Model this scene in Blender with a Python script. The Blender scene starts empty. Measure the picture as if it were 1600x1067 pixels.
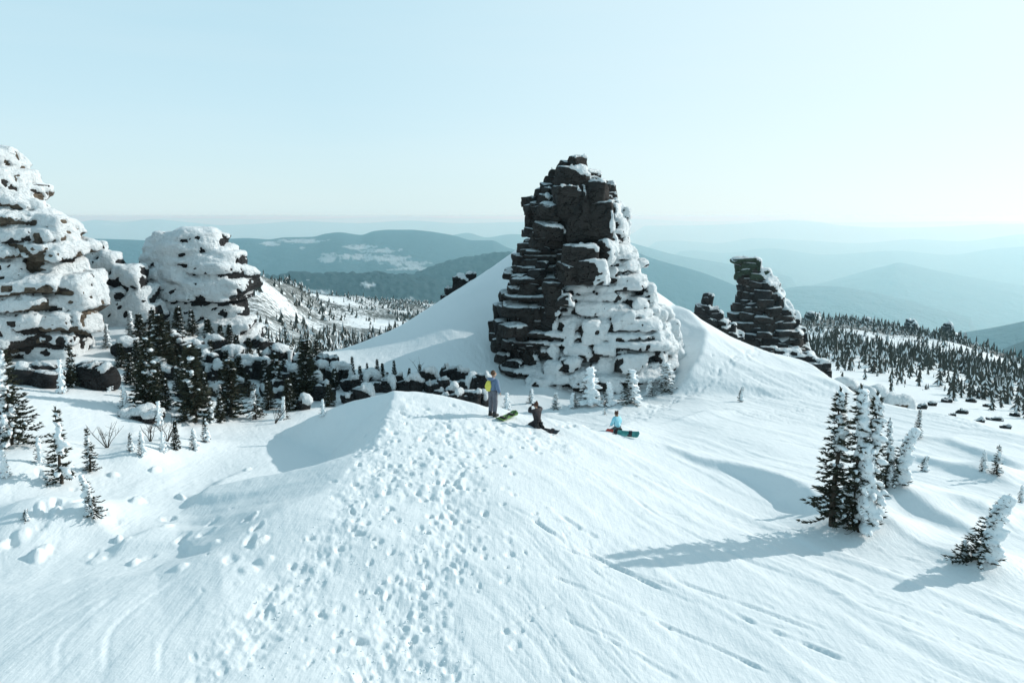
import bpy, bmesh, math, random
import numpy as np
from math import radians as R, sin, cos, pi, hypot, atan2, exp, log

random.seed(7)
RNG = np.random.default_rng(11)
SC = bpy.context.scene
COL = SC.collection

# ------------------------------------------------------------------ camera
F_PX, U0, V0, PITCH = 1244.0, 800.0, 533.5, R(8.93)
cam_d = bpy.data.cameras.new("camera")
cam_d.lens = 28.0
cam_d.sensor_width = 36.0
cam_d.clip_start = 0.1
cam_d.clip_end = 400000.0
cam = bpy.data.objects.new("camera", cam_d)
cam.rotation_euler = (pi / 2 - PITCH, 0, 0)
COL.objects.link(cam)
SC.camera = cam

# ------------------------------------------------------------------ light, sky, exposure
SUN_AZ, SUN_EL = R(66), R(25.5)          # azimuth to the right of the view direction (+Y)
wd = bpy.data.worlds.new("World")
SC.world = wd
wd.use_nodes = True
nt = wd.node_tree
for n in list(nt.nodes):
    nt.nodes.remove(n)
def N(t, typ, **kw):
    n = t.nodes.new(typ)
    for k, v in kw.items():
        setattr(n, k, v)
    return n
def L(t, a, b):
    t.links.new(a, b)
def math_n(t, op, a, b=None, clamp=False):
    n = N(t, 'ShaderNodeMath', operation=op, use_clamp=clamp)
    for i, x in enumerate((a, b)):
        if x is None:
            continue
        if isinstance(x, (int, float)):
            n.inputs[i].default_value = x
        else:
            L(t, x, n.inputs[i])
    return n.outputs[0]
def mix_c(t, fac, a, b, blend='MIX'):
    n = N(t, 'ShaderNodeMix', data_type='RGBA', blend_type=blend)
    for i, x in ((0, fac), (6, a), (7, b)):
        if isinstance(x, (int, float)):
            n.inputs[i].default_value = x
        elif isinstance(x, tuple):
            n.inputs[i].default_value = (*x, 1.0)
        else:
            L(t, x, n.inputs[i])
    return n.outputs[2]
def map_r(t, x, a, b, c=0.0, d=1.0, smooth=False):
    n = N(t, 'ShaderNodeMapRange', clamp=True)
    if smooth:
        n.interpolation_type = 'SMOOTHSTEP'
    L(t, x, n.inputs[0])
    for i, v in enumerate((a, b, c, d)):
        n.inputs[i + 1].default_value = v
    return n.outputs[0]
WS = 0.1
sky = N(nt, 'ShaderNodeTexSky', sky_type='NISHITA')
sky.sun_disc = False
sky.sun_elevation = SUN_EL
sky.sun_rotation = SUN_AZ
sky.altitude = 1200.0
sky.air_density = 1.0
sky.dust_density = 1.5
tc = N(nt, 'ShaderNodeTexCoord')
sep = N(nt, 'ShaderNodeSeparateXYZ')
L(nt, tc.outputs['Generated'], sep.inputs[0])
K = 1.0 / WS
def k3(c):
    return tuple(v * K for v in c)
zabs = math_n(nt, 'ABSOLUTE', sep.outputs[2])
g1 = mix_c(nt, map_r(nt, zabs, 0.0, 0.14, smooth=True), k3((0.61, 0.785, 0.83)), k3((0.57, 0.78, 0.86)))
g2 = mix_c(nt, map_r(nt, zabs, 0.08, 0.30), g1, k3((0.455, 0.70, 0.81)))
dotn = N(nt, 'ShaderNodeVectorMath', operation='DOT_PRODUCT')
L(nt, tc.outputs['Generated'], dotn.inputs[0])
dotn.inputs[1].default_value = (sin(SUN_AZ) * cos(SUN_EL), cos(SUN_AZ) * cos(SUN_EL), sin(SUN_EL))
glow = map_r(nt, dotn.outputs['Value'], 0.22, 1.0, 0.0, 1.0)
glow = math_n(nt, 'POWER', glow, 1.15)
g3 = mix_c(nt, glow, g2, k3((0.86, 0.985, 1.0)))
g3 = mix_c(nt, map_r(nt, zabs, 0.27, 0.85, 0.0, 0.75), g3, k3((0.14, 0.31, 0.41)))   # deeper blue overhead, above the frame
# thin veil high in the sky, very faint streaks
mp = N(nt, 'ShaderNodeMapping')
mp.inputs['Scale'].default_value = (1.5, 1.5, 14.0)
mp.inputs['Rotation'].default_value = (R(4), 0, 0)
L(nt, tc.outputs['Generated'], mp.inputs[0])
nz = N(nt, 'ShaderNodeTexNoise')
nz.inputs['Scale'].default_value = 1.6
nz.inputs['Detail'].default_value = 5.0
L(nt, mp.outputs[0], nz.inputs['Vector'])
veil = map_r(nt, nz.outputs['Fac'], 0.45, 0.75, 0.0, 0.10)
g4 = mix_c(nt, veil, g3, k3((0.80, 0.87, 0.88)))
mx = mix_c(nt, 0.85, sky.outputs[0], g4)
bg = N(nt, 'ShaderNodeBackground')
L(nt, mx, bg.inputs[0])
bg.inputs[1].default_value = WS
wo = N(nt, 'ShaderNodeOutputWorld')
L(nt, bg.outputs[0], wo.inputs[0])

sun_d = bpy.data.lights.new("sun", 'SUN')
sun_d.energy = 3.2
sun_d.angle = R(0.6)
sun_d.color = (1.0, 0.97, 0.92)
sun = bpy.data.objects.new("sun", sun_d)
sun.rotation_euler = (pi / 2 - SUN_EL, 0, pi - SUN_AZ)
COL.objects.link(sun)

SC.view_settings.view_transform = 'Standard'
SC.view_settings.look = 'None'
SC.view_settings.gamma = 1.0
SC.view_settings.exposure = 0.22
SC.render.engine = 'CYCLES'
SC.cycles.use_denoising = True
SC.cycles.max_bounces = 14
SC.cycles.diffuse_bounces = 3
SC.cycles.glossy_bounces = 1
SC.cycles.transmission_bounces = 2
SC.cycles.volume_bounces = 12
SC.cycles.transparent_max_bounces = 6
SC.cycles.use_adaptive_sampling = False
SC.cycles.sample_clamp_indirect = 4.0

# ------------------------------------------------------------------ picture-to-place helpers
CP, SP = cos(PITCH), sin(PITCH)
def ray(u, v):
    xc, yc = (u - U0) / F_PX, (V0 - v) / F_PX
    return xc, CP + yc * SP, -SP + yc * CP
def az_t(u, v):
    x, y, z = ray(u, v)
    return atan2(x, y), z / hypot(x, y)
def Pr(u, v, d):                        # horizontal range d
    x, y, z = ray(u, v)
    s = d / hypot(x, y)
    return np.array((x * s, y * s, z * s))
def Py(u, v, y0):                       # depth y0 along the view axis
    x, y, z = ray(u, v)
    s = y0 / y
    return np.array((x * s, y0, z * s))

# ------------------------------------------------------------------ noise
def _h(*a):
    h = np.zeros(np.broadcast(*a[:-1]).shape, np.uint32) + np.uint32((a[-1] * 374761393) & 0xffffffff)
    for i, p in enumerate(a[:-1]):
        h = (h ^ (p.astype(np.int64) & 0xffffffff).astype(np.uint32)) * np.uint32(2654435761)
        h ^= h >> np.uint32(15)
        h *= np.uint32(2246822519)
        h ^= h >> np.uint32(13)
    return h.astype(np.float32) / np.float32(4294967295.0)
def vn2(x, y, seed=0):
    ix, iy = np.floor(x), np.floor(y)
    fx, fy = x - ix, y - iy
    fx = fx * fx * fx * (fx * (fx * 6 - 15) + 10)
    fy = fy * fy * fy * (fy * (fy * 6 - 15) + 10)
    ix = ix.astype(np.int64); iy = iy.astype(np.int64)
    a = _h(ix, iy, seed); b = _h(ix + 1, iy, seed)
    c = _h(ix, iy + 1, seed); d = _h(ix + 1, iy + 1, seed)
    return ((a + (b - a) * fx) * (1 - fy) + (c + (d - c) * fx) * fy) * 2 - 1
def fbm2(x, y, o=4, seed=0, g=0.5, l=2.03):
    s, a, t = 0.0, 1.0, 0.0
    for i in range(o):
        s = s + a * vn2(x, y, seed + i * 17)
        t += a
        a *= g
        x, y = x * l * 0.8 - y * l * 0.6 + 3.1, x * l * 0.6 + y * l * 0.8 + 1.7
    return s / t
def vn3(p, seed=0):
    i = np.floor(p); f = p - i
    f = f * f * (3 - 2 * f)
    i = i.astype(np.int64)
    r = 0.0
    for dx in (0, 1):
        wx = f[:, 0] if dx else 1 - f[:, 0]
        for dy in (0, 1):
            wy = f[:, 1] if dy else 1 - f[:, 1]
            for dz in (0, 1):
                wz = f[:, 2] if dz else 1 - f[:, 2]
                r = r + wx * wy * wz * _h(i[:, 0] + dx, i[:, 1] + dy, i[:, 2] + dz, seed)
    return r * 2 - 1
def fbm3(p, o=3, seed=0, g=0.5):
    s, a, t = 0.0, 1.0, 0.0
    for k in range(o):
        s = s + a * vn3(p * (2.07 ** k) + k * 5.3, seed + 31 * k)
        t += a
        a *= g
    return s / t
def sstep(x, a, b):
    t = np.clip((x - a) / (b - a), 0, 1)
    return t * t * (3 - 2 * t)
def pchip(xk, yk, x):
    xk = np.asarray(xk, float); yk = np.asarray(yk, float)
    h = np.diff(xk); dl = np.diff(yk) / h
    m = np.zeros_like(yk)
    w1 = 2 * h[1:] + h[:-1]; w2 = h[1:] + 2 * h[:-1]
    ok = dl[:-1] * dl[1:] > 0
    with np.errstate(divide='ignore', invalid='ignore'):
        mm = (w1 + w2) / (w1 / dl[:-1] + w2 / dl[1:])
    m[1:-1] = np.where(ok, mm, 0)
    m[0], m[-1] = dl[0], dl[-1]
    x = np.clip(x, xk[0], xk[-1])
    i = np.clip(np.searchsorted(xk, x) - 1, 0, len(xk) - 2)
    t = (x - xk[i]) / h[i]
    return ((2*t**3 - 3*t**2 + 1) * yk[i] + (t**3 - 2*t**2 + t) * h[i] * m[i]
            + (-2*t**3 + 3*t**2) * yk[i+1] + (t**3 - t**2) * h[i] * m[i+1])

# ------------------------------------------------------------------ object helpers
def mesh_np(name, V, polys, mats=None, smooth=True, midx=None):
    """V (n,3); polys: list of (m,k) int arrays"""
    me = bpy.data.meshes.new(name)
    V = np.asarray(V, np.float32)
    polys = [np.asarray(p, np.int32) for p in polys if len(p)]
    me.vertices.add(len(V))
    me.vertices.foreach_set('co', V.ravel())
    loops = np.concatenate([p.ravel() for p in polys])
    sizes = np.concatenate([np.full(len(p), p.shape[1], np.int32) for p in polys])
    me.loops.add(len(loops))
    me.loops.foreach_set('vertex_index', loops)
    me.polygons.add(len(sizes))
    me.polygons.foreach_set('loop_start', np.concatenate([[0], np.cumsum(sizes)[:-1]]).astype(np.int32))
    me.update(calc_edges=True)
    me.polygons.foreach_set('use_smooth', np.full(len(sizes), smooth))
    if mats:
        for m in (mats if isinstance(mats, (list, tuple)) else [mats]):
            me.materials.append(m)
    if midx is not None:
        me.polygons.foreach_set('material_index', np.asarray(midx, np.int32))
    me.validate()
    return me
def obj(name, me, parent=None, **props):
    o = bpy.data.objects.new(name, me)
    COL.objects.link(o)
    if parent is not None:
        o.parent = parent
    for k, v in props.items():
        o[k] = v
    return o
def empty(name, loc=(0, 0, 0), label=None, cat=None, group=None, rz=0.0):
    o = bpy.data.objects.new(name, None)
    o.empty_display_size = 0.3
    o.location = tuple(float(c) for c in loc)
    o.rotation_euler = (0, 0, rz)
    COL.objects.link(o)
    if label: o['label'] = label
    if cat: o['category'] = cat
    if group: o['group'] = group
    return o
def eval_mods(me, setup):
    o = bpy.data.objects.new("temporary_shape", me)
    COL.objects.link(o)
    setup(o)
    dg = bpy.context.evaluated_depsgraph_get()
    dg.update()
    out = bpy.data.meshes.new_from_object(o.evaluated_get(dg))
    bpy.data.objects.remove(o)
    return out
def arrays(me):
    V = np.empty(len(me.vertices) * 3, np.float32)
    me.vertices.foreach_get('co', V)
    E = np.empty(len(me.edges) * 2, np.int32)
    me.edges.foreach_get('vertices', E)
    return V.reshape(-1, 3).astype(np.float64), E.reshape(-1, 2)
def normals(me):
    n = np.empty(len(me.vertices) * 3, np.float32)
    me.vertices.foreach_get('normal', n)
    return n.reshape(-1, 3).astype(np.float64)
def lap(X, E, it, lam=0.5):
    n = len(X)
    deg = np.bincount(E.ravel(), minlength=n).astype(float)
    deg[deg == 0] = 1
    one = X.ndim == 1
    if one: X = X[:, None]
    for _ in range(it):
        S = np.empty_like(X)
        for c in range(X.shape[1]):
            S[:, c] = (np.bincount(E[:, 0], X[E[:, 1], c], n) + np.bincount(E[:, 1], X[E[:, 0], c], n)) / deg
        X = X + (S - X) * lam
    return X[:, 0] if one else X
def remesh(V, F, voxel):
    me = mesh_np("union", V, F)
    def s(o):
        m = o.modifiers.new("r", 'REMESH')
        m.mode = 'VOXEL'; m.voxel_size = voxel; m.use_smooth_shade = True
    out = eval_mods(me, s)
    bpy.data.meshes.remove(me)
    return out

def ico(sub):
    bm = bmesh.new()
    bmesh.ops.create_icosphere(bm, subdivisions=sub, radius=1.0)
    V = np.array([v.co[:] for v in bm.verts])
    F = np.array([[v.index for v in f.verts] for f in bm.faces])
    bm.free()
    return V, F
ICO1, ICO2 = ico(1), ico(2)
def cube_grid(n):
    bm = bmesh.new()
    bmesh.ops.create_cube(bm, size=2.0)
    bmesh.ops.subdivide_edges(bm, edges=bm.edges[:], cuts=n, use_grid_fill=True)
    bm.verts.index_update()
    V = np.array([v.co[:] for v in bm.verts])
    F = np.array([[v.index for v in f.verts] for f in bm.faces])
    bm.free()
    return V, F
CUBE7, CUBE4 = cube_grid(6), cube_grid(4)
def rotz(a):
    return np.array([[cos(a), -sin(a), 0], [sin(a), cos(a), 0], [0, 0, 1]])
def rotx(a):
    return np.array([[1, 0, 0], [0, cos(a), -sin(a)], [0, sin(a), cos(a)]])
def roty(a):
    return np.array([[cos(a), 0, sin(a)], [0, 1, 0], [-sin(a), 0, cos(a)]])
def merge(parts):
    Vs, Fs, o = [], [], 0
    for V, F in parts:
        Vs.append(V); Fs.append(np.asarray(F) + o); o += len(V)
    return np.concatenate(Vs), Fs
def tube(pts, rad, n=6):
    pts = np.asarray(pts, float)
    rad = np.broadcast_to(np.asarray(rad, float), (len(pts),))
    V, F = [], []
    for i, p in enumerate(pts):
        d = pts[min(i + 1, len(pts) - 1)] - pts[max(i - 1, 0)]
        d = d / (np.linalg.norm(d) + 1e-9)
        a = np.cross(d, (0.31, 0.17, 0.93) if abs(d[2]) < 0.9 else (1, 0.1, 0))
        a /= np.linalg.norm(a); b = np.cross(d, a)
        for k in range(n):
            t = 2 * pi * k / n
            V.append(p + rad[i] * (a * cos(t) + b * sin(t)))
    for i in range(len(pts) - 1):
        for k in range(n):
            F.append((i*n+k, i*n+(k+1) % n, (i+1)*n+(k+1) % n, (i+1)*n+k))
    return np.array(V), np.array(F)

# ------------------------------------------------------------------ materials
def new_mat(name, rough=0.8, spec=0.3):
    m = bpy.data.materials.new(name)
    m.use_nodes = True
    t = m.node_tree
    b = t.nodes['Principled BSDF']
    b.inputs['Roughness'].default_value = rough
    b.inputs['Specular IOR Level'].default_value = spec
    return m, t, b
def noise_n(t, scale, detail=4, rough=0.55, vec=None, stretch=None, rot=None):
    if vec is None:
        vec = N(t, 'ShaderNodeTexCoord').outputs['Object']
    if stretch or rot:
        mp = N(t, 'ShaderNodeMapping')
        if stretch: mp.inputs['Scale'].default_value = stretch
        if rot: mp.inputs['Rotation'].default_value = rot
        L(t, vec, mp.inputs[0]); vec = mp.outputs[0]
    n = N(t, 'ShaderNodeTexNoise')
    n.inputs['Scale'].default_value = scale
    n.inputs['Detail'].default_value = detail
    n.inputs['Roughness'].default_value = rough
    L(t, vec, n.inputs['Vector'])
    return n.outputs['Fac']
def bump_n(t, b, h, strength, dist, prev=None):
    n = N(t, 'ShaderNodeBump')
    n.inputs['Strength'].default_value = strength
    n.inputs['Distance'].default_value = dist
    L(t, h, n.inputs['Height'])
    if prev is not None: L(t, prev, n.inputs['Normal'])
    L(t, n.outputs[0], b.inputs['Normal'])
    return n.outputs[0]
def simple(name, c, c2=None, scale=8.0, rough=0.8, spec=0.3, bump=0.0):
    m, t, b = new_mat(name, rough, spec)
    c2 = c2 or tuple(min(1, x * 1.35) for x in c)
    f = noise_n(t, scale, 3)
    L(t, mix_c(t, map_r(t, f, 0.35, 0.65), c, c2), b.inputs['Base Color'])
    if bump: bump_n(t, b, f, bump, 0.02)
    return m
SNOW_C, SNOW_C2 = (0.72, 0.755, 0.76), (0.79, 0.815, 0.82)
# ground snow, with brush showing through on the far slopes
m_ground, t, b = new_mat("packed_snow", 0.6, 0.25)
at = N(t, 'ShaderNodeAttribute', attribute_name='brush').outputs['Fac']
sn = mix_c(t, noise_n(t, 0.35, 5), SNOW_C, SNOW_C2)
br = mix_c(t, noise_n(t, 0.8, 3), (0.035, 0.04, 0.035), (0.10, 0.10, 0.085))
fine = noise_n(t, 0.45, 6, 0.75)
msk = math_n(t, 'MULTIPLY', map_r(t, math_n(t, 'ADD', math_n(t, 'MULTIPLY', at, 0.35), fine), 0.74, 0.82), map_r(t, at, 0.02, 0.1))
L(t, mix_c(t, msk, sn, br), b.inputs['Base Color'])
b1 = bump_n(t, b, noise_n(t, 1.3, 6, 0.6), 0.55, 0.10)
b2 = bump_n(t, b, noise_n(t, 2.2, 4, 0.65, stretch=(3.2, 0.45, 1.0), rot=(0, 0, R(-25))), 0.35, 0.05, b1)
b3 = bump_n(t, b, noise_n(t, 16.0, 5, 0.7), 0.35, 0.016, b2)
# snow plastered on rocks
m_rime, t, b = new_mat("wind_packed_snow", 0.65, 0.2)
L(t, mix_c(t, noise_n(t, 0.9, 4), (0.78, 0.83, 0.84), (0.86, 0.89, 0.90)), b.inputs['Base Color'])
b0 = bump_n(t, b, noise_n(t, 0.7, 4, 0.6), 0.8, 0.5)
b1 = bump_n(t, b, noise_n(t, 1.8, 7, 0.68), 1.0, 0.3, b0)
b2 = bump_n(t, b, noise_n(t, 7.0, 5, 0.7, stretch=(1, 1, 1.7)), 0.8, 0.10, b1)
# snow on trees
m_tsnow, t, b = new_mat("clinging_snow", 0.6, 0.2)
L(t, mix_c(t, noise_n(t, 3.0, 4), (0.78, 0.84, 0.86), (0.87, 0.90, 0.91)), b.inputs['Base Color'])
bump_n(t, b, noise_n(t, 14.0, 5, 0.7), 0.6, 0.04)
# rock
def rock_mat(name, ca, cb, dust):
    m, t, b = new_mat(name, 0.9, 0.2)
    tcn = N(t, 'ShaderNodeTexCoord').outputs['Object']
    n1 = noise_n(t, 0.7, 6, 0.6, tcn)
    n2 = noise_n(t, 3.5, 6, 0.7, tcn, stretch=(1, 1, 3.0))
    c = mix_c(t, map_r(t, n1, 0.35, 0.68), ca, cb)
    c = mix_c(t, map_r(t, n2, 0.55, 0.8, 0, 0.6), c, tuple(x * 0.45 for x in ca))
    geo = N(t, 'ShaderNodeNewGeometry')
    sp = N(t, 'ShaderNodeSeparateXYZ'); L(t, geo.outputs['Normal'], sp.inputs[0])
    k = math_n(t, 'ADD', sp.outputs[2], math_n(t, 'MULTIPLY', n2, dust))
    c = mix_c(t, map_r(t, k, 0.86, 0.98), c, (0.78, 0.83, 0.85))
    n4 = noise_n(t, 9.0, 5, 0.7, tcn)
    c = mix_c(t, map_r(t, n4, 0.35, 0.75, 0, 0.5), c, tuple(x * 1.7 for x in cb))
    L(t, c, b.inputs['Base Color'])
    vo = N(t, 'ShaderNodeTexVoronoi', feature='DISTANCE_TO_EDGE')
    vo.inputs['Scale'].default_value = 1.1
    mpv = N(t, 'ShaderNodeMapping'); mpv.inputs['Scale'].default_value = (0.9, 0.9, 1.9)
    wp = N(t, 'ShaderNodeVectorMath', operation='ADD')
    L(t, tcn, wp.inputs[0]); L(t, n2, wp.inputs[1]); L(t, wp.outputs[0], mpv.inputs[0]); L(t, mpv.outputs[0], vo.inputs['Vector'])
    crack = map_r(t, vo.outputs['Distance'], 0.0, 0.06)
    a = bump_n(t, b, n1, 0.7, 0.3)
    a = bump_n(t, b, crack, 0.8, 0.12, a)
    bump_n(t, b, n2, 1.0, 0.16, a)
    return m
m_rock = rock_mat("dark_schist", (0.016, 0.016, 0.016), (0.045, 0.038, 0.034), 0.42)
m_rock_dark = rock_mat("black_lichen_rock", (0.010, 0.011, 0.012), (0.030, 0.028, 0.028), 0.42)
m_rock_warm = rock_mat("brown_rimed_rock", (0.055, 0.046, 0.036), (0.16, 0.125, 0.09), 0.9)
m_rock_green = rock_mat("mossy_summit_rock", (0.020, 0.034, 0.026), (0.045, 0.065, 0.042), 0.5)
# trees
m_needle, t, b = new_mat("spruce_needles", 0.75, 0.2)
L(t, mix_c(t, noise_n(t, 5.0, 3), (0.018, 0.024, 0.017), (0.055, 0.055, 0.032)), b.inputs['Base Color'])
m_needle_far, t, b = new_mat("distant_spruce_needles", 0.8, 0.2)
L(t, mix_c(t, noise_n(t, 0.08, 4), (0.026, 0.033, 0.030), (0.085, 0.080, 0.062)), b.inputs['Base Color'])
m_bark = simple("bark", (0.035, 0.027, 0.02), (0.08, 0.062, 0.048), 6, 0.9)
m_twig = simple("twig", (0.03, 0.025, 0.02), (0.07, 0.055, 0.04), 6, 0.9)
# far land
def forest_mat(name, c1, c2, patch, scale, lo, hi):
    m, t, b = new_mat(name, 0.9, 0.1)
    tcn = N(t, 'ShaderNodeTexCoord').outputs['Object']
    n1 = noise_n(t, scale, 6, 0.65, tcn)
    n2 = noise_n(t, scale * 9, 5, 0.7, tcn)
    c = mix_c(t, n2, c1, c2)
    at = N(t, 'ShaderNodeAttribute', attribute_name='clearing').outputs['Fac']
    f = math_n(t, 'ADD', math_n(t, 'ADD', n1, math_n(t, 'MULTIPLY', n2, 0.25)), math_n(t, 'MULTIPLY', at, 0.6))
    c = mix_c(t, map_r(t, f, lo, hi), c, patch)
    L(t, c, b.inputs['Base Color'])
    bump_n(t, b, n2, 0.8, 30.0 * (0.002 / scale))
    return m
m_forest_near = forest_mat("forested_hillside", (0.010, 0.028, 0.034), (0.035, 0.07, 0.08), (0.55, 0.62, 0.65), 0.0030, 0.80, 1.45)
m_forest_mid = forest_mat("forested_range", (0.014, 0.04, 0.055), (0.04, 0.085, 0.11), (0.55, 0.62, 0.66), 0.0009, 0.80, 1.55)  # forest base tinted blue, standing in for the blue of the air
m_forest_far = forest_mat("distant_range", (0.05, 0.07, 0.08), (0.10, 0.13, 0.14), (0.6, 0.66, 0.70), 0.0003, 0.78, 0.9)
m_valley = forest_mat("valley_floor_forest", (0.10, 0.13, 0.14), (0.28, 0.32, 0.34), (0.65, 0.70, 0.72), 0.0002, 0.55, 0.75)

# ------------------------------------------------------------------ terrain
def plane_z(d):
    return -6.2 - 0.065 * d
# u : [4 near keys] [dip] [3 far-slope keys], each (range in m, picture row of that ground)
COLS = {
 -300: [(26,745),(32,660),(42,575),(50,540),(75,580),(150,545),(300,470),(500,420)],
    0: [(26,725),(33,635),(42,565),(50,535),(75,580),(150,545),(260,470),(400,420)],
  100: [(26,725),(33,640),(42,562),(50,525),(75,575),(140,545),(240,470),(380,420)],
  200: [(26,728),(33,650),(42,567),(50,505),(75,575),(140,545),(230,470),(350,420)],
  300: [(27,722),(34,655),(42,580),(50,515),(75,575),(140,540),(230,470),(350,415)],
  400: [(28,705),(34,662),(42,602),(49,541),(75,585),(140,548),(230,490),(380,431)],
  450: [(28,704),(34,660),(42,605),(50,548),(78,590),(160,548),(280,495),(450,445)],
  500: [(28,702),(34,658),(42,605),(52,549),(80,590),(180,545),(350,500),(600,462)],
  600: [(28,700),(34,656),(42,600),(55,521),(85,575),(250,535),(450,500),(700,471)],
  700: [(28,700),(34,655),(42,598),(57,461),(90,560),(250,540),(500,510),(800,481)],
  800: [(28,698),(34,655),(42,606),(60,396),(95,560),(250,545),(500,520),(800,500)],
  850: [(28,697),(34,656),(41,618),(60,352),(90,560),(230,548),(450,535),(700,520)],  # here and next: unseen crest behind the tower, raised to shade the left slope
  900: [(28,696),(34,656),(41,628),(60,335),(90,560),(200,550),(400,545),(600,540)],
 1000: [(28,696),(34,655),(41,628),(58,436),(85,560),(200,550),(350,545),(550,540)],
 1060: [(28,696),(34,656),(42,615),(57,480),(80,565),(160,555),(300,547),(500,541)],
 1100: [(28,697),(34,656),(43,608),(56,520),(76,568),(140,558),(260,550),(430,541)],
 1200: [(28,703),(34,660),(44,610),(55,568),(72,590),(130,560),(230,535),(420,506)],
 1300: [(28,715),(34,668),(42,625),(48,601),(60,612),(90,588),(180,538),(400,503)],
 1400: [(28,728),(33,684),(38,653),(42,634),(53,648),(82,612),(170,552),(380,514)],
 1500: [(27,752),(32,707),(36,677),(40,656),(49,668),(76,630),(160,572),(340,532)],
 1600: [(27,768),(31,728),(34,702),(37,681),(46,694),(73,648),(150,597),(290,563)],
 1900: [(27,815),(31,765),(34,738),(37,720),(46,734),(73,690),(150,640),(290,600)],
}
us = sorted(COLS)
KD, KT, KA = [], [], []
LN0, LN1 = log(2.0), log(150000.0)
def col_keys(u):
    rows = []
    for d in (2.0, 4.0, 7.0, 11.0, 15.0, 20.0):
        z = plane_z(d)
        a = az_t(u, 700)[0]
        rows.append((a, log(d), z / d))
    for (d, v) in COLS[u]:
        a, t = az_t(u, v)
        rows.append((a, log(d), t))
    d13 = COLS[u][-1][0]
    z13 = rows[-1][2] * d13
    a = rows[-1][0]
    zv = -1000 - 600 * float(np.clip((u - 300) / 900, 0, 1))
    d14 = 2.1 * d13
    rows.append((a, log(d14), (z13 - 0.38 * (d14 - d13)) / d14))
    rows.append((a, log(4200), (zv * 0.8) / 4200))
    rows.append((a, log(9000), zv / 9000))
    rows.append((a, log(40000), zv / 40000))
    rows.append((a, log(150000), zv / 150000))
    return rows
KEYS = [col_keys(u) for u in us]
NK = len(KEYS[0])
TA = np.linspace(R(-58), R(56), 700)
TL = np.linspace(LN0, LN1, 900)
kd = np.empty((NK, len(TA))); kt = np.empty((NK, len(TA)))
for k in range(NK):
    a = [c[k][0] for c in KEYS]
    kd[k] = pchip(a, [c[k][1] for c in KEYS], TA)
    kt[k] = pchip(a, [c[k][2] for c in KEYS], TA)
TAB = np.empty((len(TA), len(TL)))
for i in range(len(TA)):
    TAB[i] = pchip(kd[:, i], kt[:, i], TL)
ker = np.array([1, 2, 3, 2, 1]) / 9.0
pad = np.pad(TAB, ((2, 2), (0, 0)), mode='edge')
TAB = sum(ker[i] * pad[i:i + len(TA)] for i in range(5))
def tab_z(az, d):
    def look(a):
        fi = np.clip((a - TA[0]) / (TA[1] - TA[0]), 0, len(TA) - 1.001)
        fj = np.clip((np.log(np.maximum(d, 0.1)) - LN0) / (TL[1] - TL[0]), 0, len(TL) - 1.001)
        i, j = fi.astype(int), fj.astype(int)
        fi, fj = fi - i, fj - j
        return (TAB[i, j] * (1-fi) * (1-fj) + TAB[i+1, j] * fi * (1-fj) + TAB[i, j+1] * (1-fi) * fj + TAB[i+1, j+1] * fi * fj)
    tt = look(az)
    other = look(-az)
    w = 0.5 * sstep(np.abs(az), R(60), R(180))
    z = (tt * (1 - w) + other * w) * d
    return np.where(d < 2.0, plane_z(d), z)
def hit0(u, v, dmin=8.0, dmax=120.0):
    a, t = az_t(u, v)
    ds = np.exp(np.linspace(log(dmin), log(dmax), 1500))
    z = tab_z(np.full_like(ds, a), ds)
    k = np.argmax(z / ds >= t)
    return np.array((ds[k] * sin(a), ds[k] * cos(a)))

# polar sheet around the camera
az_f = np.linspace(R(-37.5), R(37.5), 860)
az_l = np.linspace(R(-180), R(-37.5), 61)[:-1]
az_r = np.linspace(R(37.5), R(180), 61)[1:-1]
AZ = np.concatenate([az_l, az_f, az_r])
D1 = np.exp(np.linspace(log(0.4), log(9.0), 14))[:-1]
D2 = np.exp(np.linspace(log(9.0), log(62.0), 470))[:-1]
D3 = np.exp(np.linspace(log(62.0), log(1200.0), 170))
DN = np.concatenate([D1, D2, D3])
DF = np.exp(np.linspace(log(1200.0), log(150000.0), 110))
AA, DD = np.meshgrid(AZ, DN, indexing='ij')
X, Y = DD * np.sin(AA), DD * np.cos(AA)
Z = tab_z(AA, DD)
NEAR = DD < 66

def poly_sd(poly, x, y):
    poly = np.asarray(poly, float)[:, :2]
    seg = np.linalg.norm(np.diff(poly, axis=0), axis=1)
    cum = np.concatenate([[0], np.cumsum(seg)])
    best = np.full(x.shape, 1e9); side = np.zeros(x.shape); s = np.zeros(x.shape)
    for i in range(len(poly) - 1):
        dx, dy = poly[i+1] - poly[i]
        t = np.clip(((x - poly[i, 0]) * dx + (y - poly[i, 1]) * dy) / (dx*dx + dy*dy), 0, 1)
        px, py = x - poly[i, 0] - t * dx, y - poly[i, 1] - t * dy
        dist = np.hypot(px, py)
        m = dist < best
        best = np.where(m, dist, best)
        side = np.where(m, np.sign(dx * py - dy * px), side)   # + = left of the direction of travel
        s = np.where(m, cum[i] + t * seg[i], s)
    return best, side, s / cum[-1]
def bbox_sel(poly, pad):
    p = np.asarray(poly, float)[:, :2]
    lo, hi = p.min(0) - pad, p.max(0) + pad
    return np.nonzero(NEAR & (X > lo[0]) & (X < hi[0]) & (Y > lo[1]) & (Y < hi[1]))

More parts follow.
